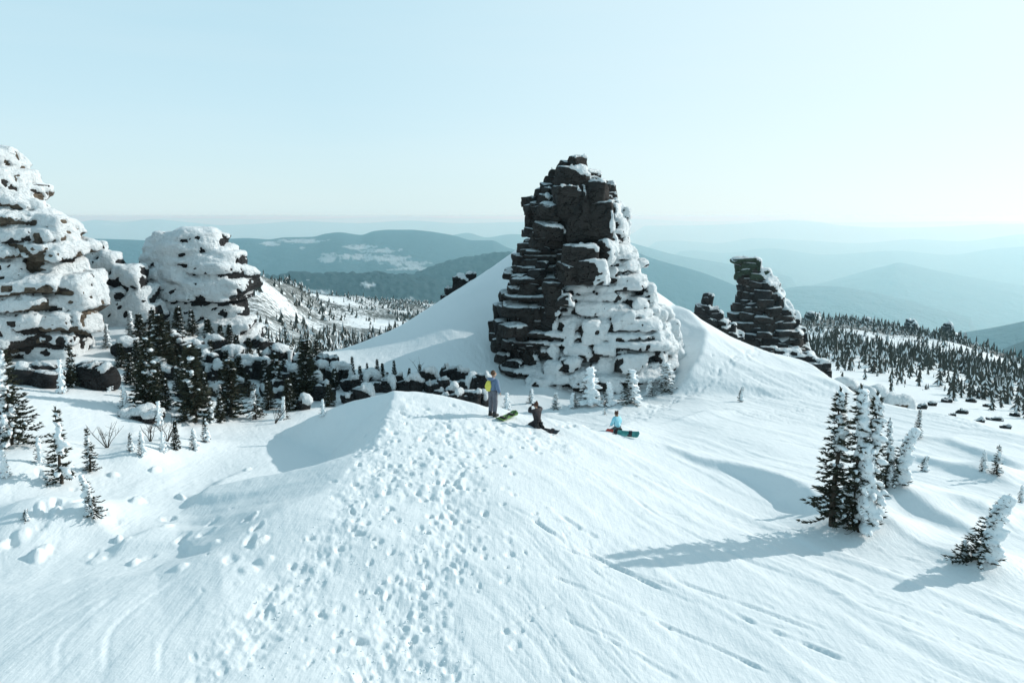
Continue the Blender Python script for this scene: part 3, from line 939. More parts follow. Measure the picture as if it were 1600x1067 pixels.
def snow_cover(parts, voxel, wdir, thr, thick, seed, wz=0.95, ww=0.8, nf=0.45, thrf=None, smooth=2, cv=0.45, hf=0.5, crust=1.0):
    V, Fs = merge(parts)
    me = remesh(V, Fs, voxel)
    Vv, E = arrays(me)
    Nn = normals(me)
    Ns = lap(Nn, E, 3, 0.6)
    Ns /= np.linalg.norm(Ns, axis=1)[:, None] + 1e-9
    Vs = lap(Vv, E, smooth, 0.55)
    w = np.asarray(wdir, float); w /= np.linalg.norm(w)
    s = wz * np.maximum(Ns[:, 2], -0.5) + ww * (Ns @ w)
    s += nf * fbm3(Vv * 0.55, 3, seed) + nf * 0.7 * fbm3(Vv * 1.9, 3, seed + 7)
    s -= hf * np.maximum(fbm3(Vv * np.array((2.4, 2.4, 4.0)), 3, seed + 11) - 0.12, 0) * 2.0
    cav = ((lap(Vv, E, 8, 0.6) - Vv) * Ns).sum(1) / voxel
    s -= cv * np.clip(cav, -0.6, 1.4)
    th = thr if thrf is None else thrf(Vv)
    m = sstep(s - th, -0.08, 0.10)
    m = lap(m, E, 1, 0.5)
    rime = 0.5 + 0.5 * fbm3(Vv * 2.6, 3, seed + 3)
    off = -0.20 - voxel * 0.8 + (0.20 + voxel * 0.8 + thick * (0.35 + 1.1 * rime)) * sstep(m, 0.1, 0.75)
    P = Vs + Ns * off[:, None]
    P[:, 2] += thick * 0.7 * np.clip(Ns[:, 2], 0, 1) * m
    P = lap(P, E, 1, 0.15)
    P += Ns * (0.06 * crust * fbm3(Vv * np.array((5.0, 5.0, 7.0)), 4, seed + 5, 0.7) + 0.07 * crust * (1 - 2 * np.abs(fbm3(Vv * np.array((2.2, 2.2, 3.4)), 3, seed + 6))))[:, None]
    # drop faces that lie wholly inside the rock
    F = np.array([p.vertices[:] for p in me.polygons], dtype=object)
    quads = np.array([f for f in F if len(f) == 4], dtype=np.int32).reshape(-1, 4)
    tris = np.array([f for f in F if len(f) == 3], dtype=np.int32).reshape(-1, 3)
    qk = quads[(m[quads] > 0.02).any(1)] if len(quads) else quads
    tk = tris[(m[tris] > 0.02).any(1)] if len(tris) else tris
    bpy.data.meshes.remove(me)
    used = np.zeros(len(P), bool)
    used[qk.ravel()] = True
    used[tk.ravel()] = True
    remap = np.cumsum(used) - 1
    return P[used], [a for a in (remap[qk], remap[tk]) if len(a)]
def tor(name, label, cat, prof, Y0, seed, lay=(0.5, 0.95), bw=1.6, ratio=0.8, mat=None, voxel=0.14,
        wdir=(0.75, -0.6, 0), thr=0.45, thick=0.16, group=None, thrf=None, extra=(), bwf=None, sink=1.0, kpow=5.0,
        back=False, depth=None, ww=0.8, nf=0.45, tiltx=0.0, smooth=2, cv=0.45, hf=0.5, amp=0.16, mats=None, jit=0.08, vj=0.1, topmat=None, core=True, tpl=None):
    rnd = random.Random(seed)
    L_ = [Py(uL, v, Y0) for v, uL, uR in prof]
    R_ = [Py(uR, v, Y0) for v, uL, uR in prof]
    zs = np.array([p[2] for p in L_])[::-1]
    xl = np.array([p[0] for p in L_])[::-1]
    xr = np.array([p[0] for p in R_])[::-1]
    z = zs[0] - sink
    top = zs[-1]
    cx = (xl[0] + xr[0]) / 2
    root = empty(name, (cx, Y0, zs[0]), label, cat, group)
    ro = np.array((cx, Y0, zs[0]))
    parts = []
    amax = (xr - xl).max() / 2
    slabs = []
    def put(pV, pF, m=None, inner=False):
        ext = pV.max(0) - pV.min(0)
        slabs.append((0.0 if inner else ext[0] * ext[2] * (1.6 if pV[:, 1].mean() < Y0 else 0.6), pV, pF, m or mat))
        parts.append((pV, pF))
    si = seed * 100
    while z < top - 0.05:
        h = rnd.uniform(*lay)
        if z + h > top - 0.25 * h: h = max(top - z, 0.25)
        zc = z + h / 2
        l, r = np.interp(zc, zs, xl), np.interp(zc, zs, xr)
        a = (r - l) / 2; xc = (l + r) / 2
        b = (a * ratio) if depth is None else min(depth, a * 1.3)
        b = max(b, 0.3 * amax * ratio)
        hw0 = min(bw * 0.5, a * 0.6, b * 0.6)
        if core:
            pv, pf = block((xc, Y0, zc), (max(a - hw0 * 0.55, a * 0.5), max(b - hw0 * 0.55, b * 0.5), h * 0.62), 0, (tiltx, 0), 3.0, si, amp=0.05, tpl=tpl)
            put(pv, pf, inner=True); si += 1
        per = pi * (a + b)
        nb = max(3, int(per / (bw * 1.25)))
        ph0 = rnd.uniform(-0.15, 0.15)
        angs = [ph0 + 2 * pi * q / nb for q in range(nb)]
        angs += [rnd.uniform(-0.1, 0.1), pi + rnd.uniform(-0.1, 0.1)]
        for ph in angs:
            if sin(ph) > 0.45 and not back: continue
            sc = rnd.uniform(0.75, 1.3)
            bwl = bw * (bwf(cos(ph), zc) if bwf else 1.0) * sc
            hw = min(bwl * 0.5, a * 0.75, b * 0.9)
            hr = hw * rnd.uniform(0.7, 1.0)
            j = 1 + rnd.uniform(-jit, jit * 0.5)
            px, py = xc + (a - hr) * cos(ph) * j, Y0 + (b - hr) * sin(ph) * j
            hh = h * rnd.choice((0.5, 0.55, 0.6, 1.0)) * rnd.uniform(0.9, 1.1)
            yaw = atan2(b * cos(ph), -a * sin(ph)) + rnd.uniform(-0.25, 0.25)
            pv, pf = block((px, py, zc + rnd.uniform(-vj, vj) * h), (hw * rnd.uniform(0.95, 1.3), hr, hh), yaw,
                           (tiltx + rnd.uniform(-0.1, 0.1) * (1 + vj), rnd.uniform(-0.12, 0.12) * (1 + vj)), kpow * rnd.uniform(0.7, 1.4), si, amp=amp, tpl=tpl)
            put(pv, pf, topmat if (topmat and zc > top - 1.6) else (mats and rnd.choice(mats))); si += 1
        z += h * 0.97
    for (u, v, dy, hx, hy, hz, yaw, tl) in extra:
        c = Py(u, v, Y0 + dy)
        pv, pf = block(c, (hx, hy, hz), yaw, (tl, 0), 5.0, si, amp=amp); si += 1
        put(pv, pf)
    slabs.sort(key=lambda q: -q[0])
    for q in slabs[:299]:
        obj('rock_slab', mesh_np('rock_slab', q[1] - ro, [q[2]], q[3]), root)
    if len(slabs) > 299:                # past the limit: the smallest and hidden ones as one part
        rv, rf = merge([(q[1], q[2]) for q in slabs[299:]])
        obj('rock_core', mesh_np('rock_core', rv - ro, rf, mat), root, kind='stuff')
    sV, sF = snow_cover(parts, voxel, wdir, thr, thick, seed, thrf=thrf, ww=ww, nf=nf, smooth=smooth, cv=cv, hf=hf)
    obj('snow_cover', mesh_np('snow_cover', sV - ro, sF, m_rime), root)
    return root

main_prof = [(255,884,908),(262,864,922),(272,852,944),(290,844,962),(310,828,970),(321,813,976),(332,817,984),(350,816,990),(370,808,990),
             (390,802,996),(410,797,1003),(440,785,1008),(465,777,1022),(490,774,1038),(520,767,1054),(545,772,1060),(575,762,1060),(600,766,1056),(625,772,1045),(640,790,1015)]
main_prof = [(v, l + (6 if v < 400 else 2), r - (8 if v < 400 else 0)) for v, l, r in main_prof]
def main_thr(V):
    # dark lee side up and to the left, plastered windward side low and to the right
    e = Py(972, 300, 46.5); f = Py(778, 600, 46.5)
    s = (V[:, 0] - f[0]) * (e[2] - f[2]) - (V[:, 2] - f[2]) * (e[0] - f[0])
    s = s / hypot(e[0] - f[0], e[2] - f[2])
    return 1.26 - 1.28 * sstep(s, -0.7, 1.5)
tor('rock_tower', 'tallest dark rock tower, its right side plastered with snow, standing above the three snowboarders', 'rock tower',
    main_prof, 46.5, 3, lay=(0.30, 0.75), bw=1.05, ratio=0.78, mat=m_rock, voxel=0.09, thr=0.5, thick=0.035, smooth=0, jit=0.16, vj=0.6, nf=0.5, cv=1.0, hf=1.5, thrf=main_thr,
    bwf=lambda c, z: 0.85 if c < -0.2 else 1.15, mats=[m_rock, m_rock, m_rock_dark],
    extra=[(893,282,-2.6,0.85,0.8,0.75,0.25,0.05),(884,318,-2.9,0.75,0.8,1.0,0.3,0.05),(896,350,-3.0,0.55,0.7,1.3,0.2,0.03),(932,305,-2.7,0.7,0.8,0.8,-0.1,0.03),(936,345,-2.9,0.75,0.8,1.1,-0.15,0.0),(912,330,-3.0,0.35,0.6,1.4,0.1,0.0),
           (862,330,-2.8,0.6,0.7,0.5,0.4,0.2),(858,362,-3.0,0.7,0.7,0.45,0.5,0.2),(946,392,-3.3,0.55,0.6,0.75,-0.5,0.25),(905,402,-4.1,1.0,0.8,0.7,0.2,0.15),(925,425,-4.3,0.9,0.8,0.7,-0.3,0.1),(890,428,-4.1,0.6,0.7,0.6,0.3,0.1),
           (862,468,-3.6,0.45,0.6,0.95,0.35,0.0),(805,515,-3.2,0.9,0.8,0.35,0.5,0.1),(838,600,-3.9,0.7,0.5,0.4,0.3,0.25),(880,470,-3.9,0.5,0.5,0.3,0.2,-0.2)])
left_prof = [(236,-70,8),(246,-84,28),(262,-90,36),(272,-95,40),(284,-95,48),(300,-100,52),(318,-105,60),(333,-110,78),(350,-110,104),(368,-115,126),(390,-115,131),(402,-115,120),
             (420,-120,134),(450,-120,150),(480,-120,152),(510,-120,142),(535,-120,128),(560,-120,112),(600,-120,120)]
tor('rock_tower', 'tall layered rock tower white with rime, cut off by the left edge of the photo', 'rock tower',
    left_prof, 38.0, 5, lay=(0.45, 1.0), bw=2.7, ratio=0.7, mat=m_rock_warm, voxel=0.10, wdir=(0.7, -0.7, 0), thr=0.26, thick=0.02, kpow=7, ww=1.0, nf=0.5, smooth=0, amp=0.2, jit=0.13, cv=1.2, hf=1.5, mats=[m_rock_warm, m_rock_warm, m_rock])
mush_prof = [(366,268,325),(373,246,346),(385,232,362),(400,230,374),(420,232,385),(440,234,391),(455,236,391),(466,240,384),(476,246,374),(488,252,384),(505,262,398),(522,276,407),(545,290,410)]
tor('rock_tower', 'rounded helmet-shaped rock capped with snow between the left tower and the wooded slope', 'rock tower',
    mush_prof, 47.0, 8, lay=(0.40, 0.85), bw=3.4, ratio=0.75, mat=m_rock_dark, voxel=0.11, wdir=(-0.05, -1, 0), thr=0.10, thick=0.02, kpow=5, ww=1.0, nf=0.5, smooth=0, amp=0.13, jit=0.04, cv=1.2, hf=1.0)
sh_prof = [(386,140,160),(395,131,172),(412,128,190),(432,130,226),(455,134,236),(480,140,250),(520,150,262),(560,160,250)]
tor('rock_outcrop', 'low snow-covered rock shoulder between the left tower and the helmet-shaped rock', 'rock outcrop',
    sh_prof, 44.0, 9, lay=(0.8, 1.3), bw=2.6, ratio=0.6, mat=m_rock_dark, voxel=0.15, wdir=(0.2, -1, 0), thr=0.4, thick=0.03, smooth=0, kpow=5, ww=0.9, cv=1.2, hf=1.3)
sec_prof = [(405,1143,1182),(411,1140,1188),(418,1146,1190),(428,1150,1200),(440,1151,1214),(455,1152,1222),(475,1150,1234),(490,1143,1240),(505,1134,1246),(520,1128,1254),(540,1142,1258),(560,1168,1270),(580,1200,1280)]
def sec_thr(V):
    e = Py(1175, 405, 80); f = Py(1250, 520, 80)
    s = (V[:, 0] - f[0]) * (e[2] - f[2]) - (V[:, 2] - f[2]) * (e[0] - f[0])
    s = s / hypot(e[0] - f[0], e[2] - f[2])
    return 1.20 - 0.95 * sstep(s, -1.0, 0.9)
tor('rock_tower', 'leaning dark rock tower with a greenish top, far down the right ridge', 'rock tower',
    sec_prof, 80.0, 12, lay=(0.4, 1.0), bw=1.35, ratio=0.7, mat=m_rock, voxel=0.14, thrf=sec_thr, thick=0.06, wdir=(0.85, -0.3, 0), tpl=CUBE4, jit=0.24, vj=0.4, hf=1.3, mats=[m_rock, m_rock_dark], topmat=m_rock_green, sink=0.5)
tor('rock_outcrop', 'dark boulder pile on the snow ridge just left of the leaning tower', 'rock outcrop',
    [(466,1100,1112),(472,1096,1115),(478,1090,1112),(486,1084,1124),(498,1080,1130),(510,1088,1142),(525,1100,1160)], 74.0, 14, lay=(0.5, 0.9), bw=1.4, ratio=0.7,
    mat=m_rock_dark, voxel=0.14, thr=1.05, thick=0.06, tpl=CUBE4, jit=0.2, sink=0.3)
tor('rock_outcrop', 'small dark outcrop poking through the snow skyline left of the tallest tower', 'rock outcrop',
    [(427,736,744),(434,722,744),(444,704,736),(456,694,722),(468,688,708),(478,688,700)], 59.5, 15, lay=(0.4, 0.7), bw=1.0, ratio=0.7,
    mat=m_rock_dark, voxel=0.12, thr=0.9, thick=0.07, tpl=CUBE4, jit=0.2)
tor('rock_outcrop', 'string of low dark rocks at the foot of the leaning tower', 'rock outcrop',
    [(545,1195,1235),(552,1180,1262),(562,1172,1285),(575,1200,1296),(590,1230,1300)], 66.0, 16, lay=(0.4, 0.7), bw=1.3, ratio=0.5,
    mat=m_rock_dark, voxel=0.14, thr=1.0, thick=0.06, tpl=CUBE4, jit=0.25)
for (p, y, sd, lb) in (([(491,1262,1276),(497,1257,1283),(506,1254,1287)], 330, 21, 'bluish knob of rock on the plateau skyline right beside the leaning tower'),
                       ([(498,1348,1358),(505,1342,1362),(515,1338,1366)], 340, 22, 'rounded rock knob among trees midway along the plateau skyline'),
                       ([(501,1418,1428),(508,1413,1431),(522,1408,1436)], 320, 23, 'tree-wrapped rock knob left of the standing boulder on the plateau skyline'),
                       ([(506,1475,1484),(513,1472,1487),(519,1474,1488),(526,1468,1494)], 300, 24, 'small dark standing boulder alone on the plateau skyline')):
    tor('rock_outcrop', lb, 'rock outcrop', p, y, sd, lay=(1.2, 1.8), bw=3.5, ratio=0.8, mat=m_rock_dark, voxel=0.4, thr=0.9, thick=0.3, tpl=CUBE4, sink=2.0)

def boulder(u, v, w, h, seed, label, group=None, thr=0.45, mat=None, wdir=(0.75, -0.4, 0), thick=0.14, n=3, dmin=9.0, voxel=0.1, dist=None):
    g = hit(u, v, dmin) if dist is None else on_ground(u, dist)
    d = g[1]
    W_, H_ = w * d / F_PX / 2, h * d / F_PX
    rnd = random.Random(seed)
    root = empty('boulder', g, label, 'boulder', group)
    parts = []
    for k in range(n):
        fx = (k - (n - 1) / 2) / max(n, 1) * 1.5
        hh = H_ * rnd.uniform(0.6, 1.0) if k != n // 2 else H_
        c = (g[0] + fx * W_, g[1] + rnd.uniform(-0.2, 0.3) * W_, g[2] + hh * 0.35)
        pv, pf = block(c, (W_ * rnd.uniform(0.45, 0.7), W_ * rnd.uniform(0.4, 0.6), hh * 0.65), rnd.uniform(-0.9, 0.9), (rnd.uniform(-0.35, 0.35), rnd.uniform(-0.45, 0.45)), 3.2, seed * 7 + k, tpl=CUBE4, amp=0.22)
        parts.append((pv, pf))
        obj('rock_slab', mesh_np('rock_slab', pv - g, [pf], mat or m_rock_dark), root)
    sV, sF = snow_cover(parts, voxel, wdir, thr, thick, seed, smooth=3)
    if len(sV): obj('snow_cap', mesh_np('snow_cap', sV - g, sF, m_rime), root)
    return root
ORD = ['leftmost','second','third','fourth','fifth','sixth','seventh','eighth','ninth','tenth','eleventh','twelfth','thirteenth','fourteenth','fifteenth','sixteenth','seventeenth','eighteenth']
def rank(items):
    o = sorted(range(len(items)), key=lambda k: items[k][0]); r = {k: q for q, k in enumerate(o)}
    return [ORD[r[k]] + ('' if r[k] == 0 else ' from the left') for k in range(len(items))]
LB = [ # u, base v, w, h, threshold, label
 (277,565,46,36,0.55,'dark squarish boulder directly below the helmet-shaped rock, upslope of the tall shaded spruces'),
 (200,560,44,30,0.5,'dark boulder low between the left tower and the shaded slope'),
 (337,600,50,34,0.6,'dark flat boulder in the middle of the shaded slope'),
 (373,580,50,26,0.55,'snow-topped boulder right of centre on the shaded slope'),
 (430,574,62,34,0.3,'broad snow-covered slab below the right corner of the helmet-shaped rock'),
 (466,592,48,36,0.55,'dark boulder at the right end of the shaded slope'),
 (503,592,46,40,0.6,'rounded black boulder where the shaded slope meets the smooth snow saddle'),
 (55,600,80,34,0.75,'dark overhung block at the foot of the left rime-covered tower'),
 (140,605,70,40,0.55,'dark block in shade right of the foot of the left tower'),
 (225,655,60,18,0.6,'low flat slab half buried in snow under the shaded spruces'),
 (398,646,24,7,0.8,'tiny dark stone on smooth shaded snow below the last spruces'),
]
for i, (u, v, w, h, th, lb) in enumerate(LB):
    boulder(u, v, w, h, 300 + i, lb, thr=th + 0.55, wdir=(0.3, -0.8, 0), n=4, thick=0.09)
SHB = [(215,560,40,26),(245,590,46,28),(300,560,50,26),(320,575,44,26),(355,565,46,24),(395,590,52,32),(415,585,40,26),(450,605,50,34),(345,620,44,24),(300,625,40,22),(480,615,50,32),(260,540,46,22),(405,545,40,18),(370,610,40,22),(430,620,44,26),(515,600,44,34),(330,545,44,20),(238,560,36,24)]  # extra dark rocks, added to deepen the shade on this slope
SR = rank(SHB)
for i, (u, v, w, h) in enumerate(SHB):
    boulder(u, v, w, h, 420 + i, 'added dark angular rock ' + SR[i] + ' among the shaded spruces', group='dark rocks added on the shaded slope', thr=0.98, wdir=(0.3, -0.8, 0), dmin=20, n=4, thick=0.08)
BAND = [(531,600,40,30),(552,612,34,26),(575,606,36,24),(597,612,40,22),(620,610,36,26),(642,612,34,24),(664,606,40,30),(688,612,40,24),(708,604,44,30),(730,612,44,26),(752,616,40,34),(700,632,40,26),(728,638,44,30),(748,634,34,24),(560,630,50,26),(505,625,40,30),(470,640,30,18)]
BR = rank(BAND)
for i, (u, v, w, h) in enumerate(BAND):
    boulder(u, v, w, h, 340 + i, 'black boulder ' + BR[i] + ' in the jagged dark band behind the snow kicker', group='black boulders behind the snow kicker', thr=1.12, wdir=(0.5, -0.5, 0), dmin=33, n=4)
RB = [ # right, past the ridge line
 (1372,606,44,26,0.05,'large snow-covered boulder on the right ridge line, left of the pair'),
 (1402,612,46,24,0.35,'brown boulder with a snow cap on the right ridge line'),
 (1350,600,26,14,0.1,'small snow-covered boulder leftmost of the ridge-line boulders'),
 (1318,594,30,12,0.3,'low rock on the ridge line left of the snow-covered boulders'),
 (1172,545,22,12,0.1,'pale snow-capped rock at the left foot of the leaning tower'),
 (1148,528,26,12,0.3,'low snow-topped rock on the ridge left of the leaning tower'),
]
for i, (u, v, w, h, th, lb) in enumerate(RB):
    boulder(u, v, w, h, 380 + i, lb, thr=th, mat=m_rock_warm if i in (1,) else m_rock_dark, dist=(50 if u > 1300 else 58), thick=0.2)
STN = [(1492,62,12,5),(1508,66,18,7),(1460,70,16,8),(1442,66,18,8),(1535,60,20,6),(1560,64,26,6),(1578,58,18,6),(1482,75,18,7),(1520,80,14,7),(1420,62,16,7),(1590,70,16,8),(1432,58,12,5),(1545,76,14,6)]
TR = rank(STN)
for i, (u, d, w, h) in enumerate(STN):
    boulder(u, 600, w, h, 400 + i, 'small dark stone ' + TR[i] + ' in the snowy hollow beyond the right ridge', group='small stones in the hollow beyond the right ridge', thr=1.1, n=3, dist=d, thick=0.04)

# ------------------------------------------------------------------ spruces
def tree_meshes(H, seed, width=0.28, snow=0.7, nb=6, lean=(0, 0), whorl=0.055, ghost=0.0, voxel=0.045, tuft=0.11, base=0.10, wind=(1.0, -0.25), lee_len=1.0, blob=1.0):
    rnd = random.Random(seed)
    wv = np.array((wind[0], wind[1], 0.0)); wv /= np.linalg.norm(wv)
    def axis(t):
        return np.array((lean[0] * t * t * H, lean[1] * t * t * H, H * t))
    ks = np.linspace(-0.05, 1, 9)
    trunk = tube([axis(t) + np.array((0.01 * H * sin(t * 9 + seed), 0.01 * H * cos(t * 7), 0)) * (0 < t < 1) for t in ks], [0.022 * H * (1.02 - max(t, 0)) + 0.006 for t in ks], 7)
    TV, TF = [], []
    limbs = []
    blobs = []
    def tri(a, b, c):
        n0 = len(TV); TV.extend((a, b, c)); TF.append((n0, n0 + 1, n0 + 2))
    t = base
    while t < 0.985:
        c = axis(t)
        Rr = H * width * (1 - t) ** 0.95 * rnd.uniform(0.72, 1.1) + 0.03 * H * (1 - t) + 0.03
        n = max(3, int(nb * (0.55 + 0.45 * (1 - t)) + 0.5))
        ph = rnd.uniform(0, 6.28)
        for k in range(n):
            a = ph + 2 * pi * k / n + rnd.uniform(-0.35, 0.35)
            dr = np.array((cos(a), sin(a), 0.0))
            f = float(dr @ wv)
            ln = Rr * rnd.uniform(0.7, 1.1) * (lee_len if f < 0 else 0.75)
            if rnd.random() < 0.08: continue
            droop = rnd.uniform(0.25, 0.55)
            ns = max(3, int(ln / (tuft * 0.75)) + 1)
            pts = []
            for s in np.linspace(0, 1, ns):
                pts.append(c + dr * ln * s + np.array((0, 0, -droop * ln * s * (1.25 - 0.55 * s * s) + 0.10 * ln * s ** 4)))
            limbs.append(tube(pts, [0.012 * (1 - 0.6 * q / ns) for q in range(ns)], 3))
            side = np.array((-dr[1], dr[0], 0))
            hide = snow * (0.5 + 0.5 * f)
            for q, p in enumerate(pts[1:] if ns > 3 else pts):
                sp = 0.45 + 0.55 * (1 - q / ns)
                if rnd.random() < ghost: continue
                for m in range(6):
                    b = rnd.uniform(-1.25, 1.25)
                    dd = dr * cos(b) + side * sin(b) + np.array((0, 0, rnd.uniform(-0.35, 0.55)))
                    dd /= np.linalg.norm(dd)
                    l2 = tuft * rnd.uniform(0.75, 1.55) * (0.7 + 0.5 * sp)
                    up = np.cross(dd, rnd.choice((side, dr, np.array((0, 0, 1.0)))) + 0.01)
                    up = up / (np.linalg.norm(up) + 1e-6) * l2 * 0.19
                    tri(p - up, p + up, p + dd * l2)
                if rnd.random() < hide * 0.95 + 0.10 * snow:
                    r = rnd.uniform(0.05, 0.105) * (0.75 + H * 0.09) * blob * (1.15 if f > 0 else 0.55)
                    blobs.append((p + np.array((0, 0, 0.5 * r)) + wv * 0.02, r, dr))
        if rnd.random() < snow:
            r = (0.045 + 0.085 * (1 - t)) * (0.6 + 0.16 * H) * blob
            blobs.append((c + wv * r * rnd.uniform(0.4, 1.6) + np.array((rnd.uniform(-1, 1) * r * .6, rnd.uniform(-1, 1) * r * .8, rnd.uniform(-.04, .06))), r, wv))
        t += whorl * rnd.uniform(0.8, 1.2) * (1.1 - 0.35 * t)
    for q in range(5):
        p = axis(0.97 + q * 0.008)
        for m in range(5):
            b = rnd.uniform(0, 6.28)
            dd = np.array((cos(b) * 0.5, sin(b) * 0.5, 1.0)); dd /= np.linalg.norm(dd)
            up = np.cross(dd, (0.3, 1, 0)); up *= 0.014
            tri(p - up, p + up, p + dd * tuft * rnd.uniform(0.6, 1.1))
    crown = mesh_np('crown', np.array(TV), [np.array(TF)], m_needle, smooth=False)
    lv, lf = merge(limbs)
    limb = mesh_np('limbs', lv, lf, m_bark)
    trk = mesh_np('trunk', trunk[0], [trunk[1]], m_bark)
    sm = None
    if blobs:
        parts = []
        for (p, r, dr) in blobs:
            s = np.array((r * 1.5, r * 0.85, r * 0.6)) * np.array([rnd.uniform(0.8, 1.3) for _ in range(3)])
            parts.append(((ICO1[0] * s) @ roty(rnd.uniform(0.1, 0.6)).T @ rotz(atan2(dr[1], dr[0])).T + p, ICO1[1]))
        V, Fs = merge(parts)
        me = remesh(V, Fs, voxel)
        Vv, E = arrays(me); Nn = normals(me)
        P = lap(Vv, E, 1, 0.5) + Nn * (0.3 * voxel + 0.055 * fbm3(Vv * 5.0, 4, seed, 0.65))[:, None]
        P[:, 2] += 0.0
        me.vertices.foreach_set('co', P.astype(np.float32).ravel())
        me.materials.clear(); me.materials.append(m_tsnow)
        me.name = 'snow_load'
        sm = me
    return trk, limb, crown, sm
PROTO = {}
def proto(key, **k):
    PROTO[key] = tree_meshes(**k)
    PROTO[key + '_H'] = k['H']
proto('plastered', H=3.6, seed=1, width=0.17, snow=0.95, nb=7, whorl=0.05, lee_len=1.35, lean=(-0.02, 0), blob=1.1)
proto('slim', H=3.4, seed=2, width=0.12, snow=0.28, nb=6, whorl=0.05, lee_len=1.3)
proto('sparse', H=2.2, seed=3, width=0.19, snow=0.38, nb=5, whorl=0.07, tuft=0.10, voxel=0.04)
proto('dark', H=3.6, seed=4, width=0.19, snow=0.10, nb=8, whorl=0.045, tuft=0.17)
proto('darkb', H=3.2, seed=14, width=0.25, snow=0.14, nb=8, whorl=0.05, tuft=0.17)
proto('ghost', H=2.4, seed=5, width=0.22, snow=1.0, nb=7, whorl=0.065, ghost=0.55, blob=1.5, voxel=0.05)
proto('ghostb', H=2.8, seed=15, width=0.26, snow=1.0, nb=8, whorl=0.06, ghost=0.35, blob=1.35, voxel=0.05, wind=(0.3, -1))
proto('bent', H=2.0, seed=6, width=0.26, snow=0.85, nb=6, whorl=0.07, lean=(0.28, 0.0), lee_len=1.25, voxel=0.04, tuft=0.10, blob=1.2)
proto('sapling', H=1.2, seed=7, width=0.15, snow=0.2, nb=5, whorl=0.075, tuft=0.075, voxel=0.035)
proto('seedling', H=0.8, seed=8, width=0.30, snow=0.75, nb=5, whorl=0.12, tuft=0.09, voxel=0.035, lean=(0.2, 0))
proto('wide', H=3.4, seed=9, width=0.34, snow=0.45, nb=8, whorl=0.05, tuft=0.13, wind=(-0.4, -1))
def tree(key, base, H, label, group=None, rz=0.0, sx=1.0):
    k = H / PROTO[key + '_H']
    root = empty('spruce_tree', base - np.array((0, 0, 0.04)), label, 'tree', group, rz)
    root.scale = (k * sx, k * sx, k)
    for nm_, me in zip(('trunk', 'limbs', 'crown', 'snow_load'), PROTO[key]):
        if me is not None: obj(nm_, me, root)
    return root
def ptree(key, u, v, vt, label, group=None, rz=0.0, sx=1.0, dmin=9.0, du=0.0):
    g = hit(u, v, dmin)
    y = g[1]
    H = Py(u, vt, y)[2] - g[2]
    return tree(key, g, H, label, group, rz, sx)
# the cluster on the right
ptree('plastered', 1335, 828, 601, 'tallest spruce of the right-hand clump, its right side a wall of snow', sx=1.0)
ptree('slim', 1300, 822, 606, 'narrow dark-branched spruce at the left edge of the right-hand clump', rz=0.3, sx=1.05)
ptree('slim', 1356, 828, 612, 'second leader of the right-hand clump, tight against the tallest spruce', rz=-0.5, sx=1.0)
ptree('ghost', 1342, 832, 690, 'rounded column of caked snow at the foot of the tallest right-hand spruce', sx=0.95)
ptree('plastered', 1384, 764, 652, 'spruce just right of the right-hand clump, snow clinging along its right side', rz=0.2, sx=0.8)
ptree('bent', 1398, 762, 668, 'bent snow-laden spruce leaning right behind the snow-sided one')
ptree('slim', 1434, 686, 638, 'small lone dark spruce standing on open snow right of the clump', sx=1.2)
ptree('seedling', 1442, 736, 712, 'dark branch tip sticking out of the snow right of the clump')
ptree('ghost', 1535, 738, 702, 'small snow-caked spruce, left one of the pair near the right edge')
ptree('sparse', 1557, 742, 694, 'small dark spruce, right one of the pair near the right edge', sx=1.1)
ptree('ghost', 1594, 786, 756, 'tiny snow-caked spruce cut off by the right edge')
ptree('bent', 1530, 882, 773, 'bent spruce nearest the right edge, dark twigs left and heavy snow right', sx=1.2)
ptree('seedling', 1505, 878, 845, 'low twiggy spruce shoot at the left foot of the bent spruce', rz=1.0)
ptree('seedling', 1156, 628, 604, 'tiny lone sapling on the smooth slope below the leaning rock tower', sx=0.7)
# left side
ptree('wide', 18, 696, 545, 'large dark spruce cut off by the left edge of the photo', sx=1.0)
ptree('dark', 114, 606, 535, 'dark spruce standing against the foot of the left tower', sx=0.8)
ptree('ghostb', 98, 615, 560, 'snow-caked young spruce beside the foot of the left tower', sx=0.8)
ptree('sparse', 97, 756, 636, 'thin dark spruce with a bare lower trunk on the open snow at left')
ptree('sparse', 142, 738, 666, 'spruce with snow on its left, just right of the thin bare-trunked one', rz=2.6)
ptree('bent', 147, 806, 742, 'lowest spruce on the left, dark twigs half buried in snow', rz=2.9)
ptree('seedling', 40, 815, 795, 'few dark twigs poking out of the snow near the left edge', rz=1.5)
ptree('ghost', 62, 725, 680, 'squat lump of snow-caked spruce left of the thin bare-trunked one')
ptree('ghost', 222, 712, 672, 'white snow-caked young spruce in front of the shaded slope', rz=0.5)
ptree('darkb', 276, 704, 655, 'dark young spruce between two snow-caked ones in front of the shaded slope', sx=0.8)
ptree('ghostb', 256, 706, 672, 'snow-caked bush-like spruce left of the dark young one', sx=1.2)
ptree('ghost', 303, 702, 668, 'leaning white snow-caked spruce right of the dark young one', rz=1.0, sx=1.2)
ptree('sapling', 322, 692, 652, 'thin dark sapling at the right end of the snow-caked group')
ptree('sapling', 205, 705, 675, 'thin sapling at the left end of the snow-caked group')
ptree('ghostb', 8, 745, 700, 'snow-caked spruce base at the left edge below the large dark spruce')
ptree('ghost', 170, 612, 580, 'snow-caked spruce below the left tower where sunlight meets shade')
ptree('ghost', 150, 470, 395, 'rime-white spruce clinging to the right side of the left tower', dmin=30)
G_SH = 'dark spruces in the shade below the helmet-shaped rock'
L_SH = 'dark spruce standing in the blue shade below the helmet-shaped rock'
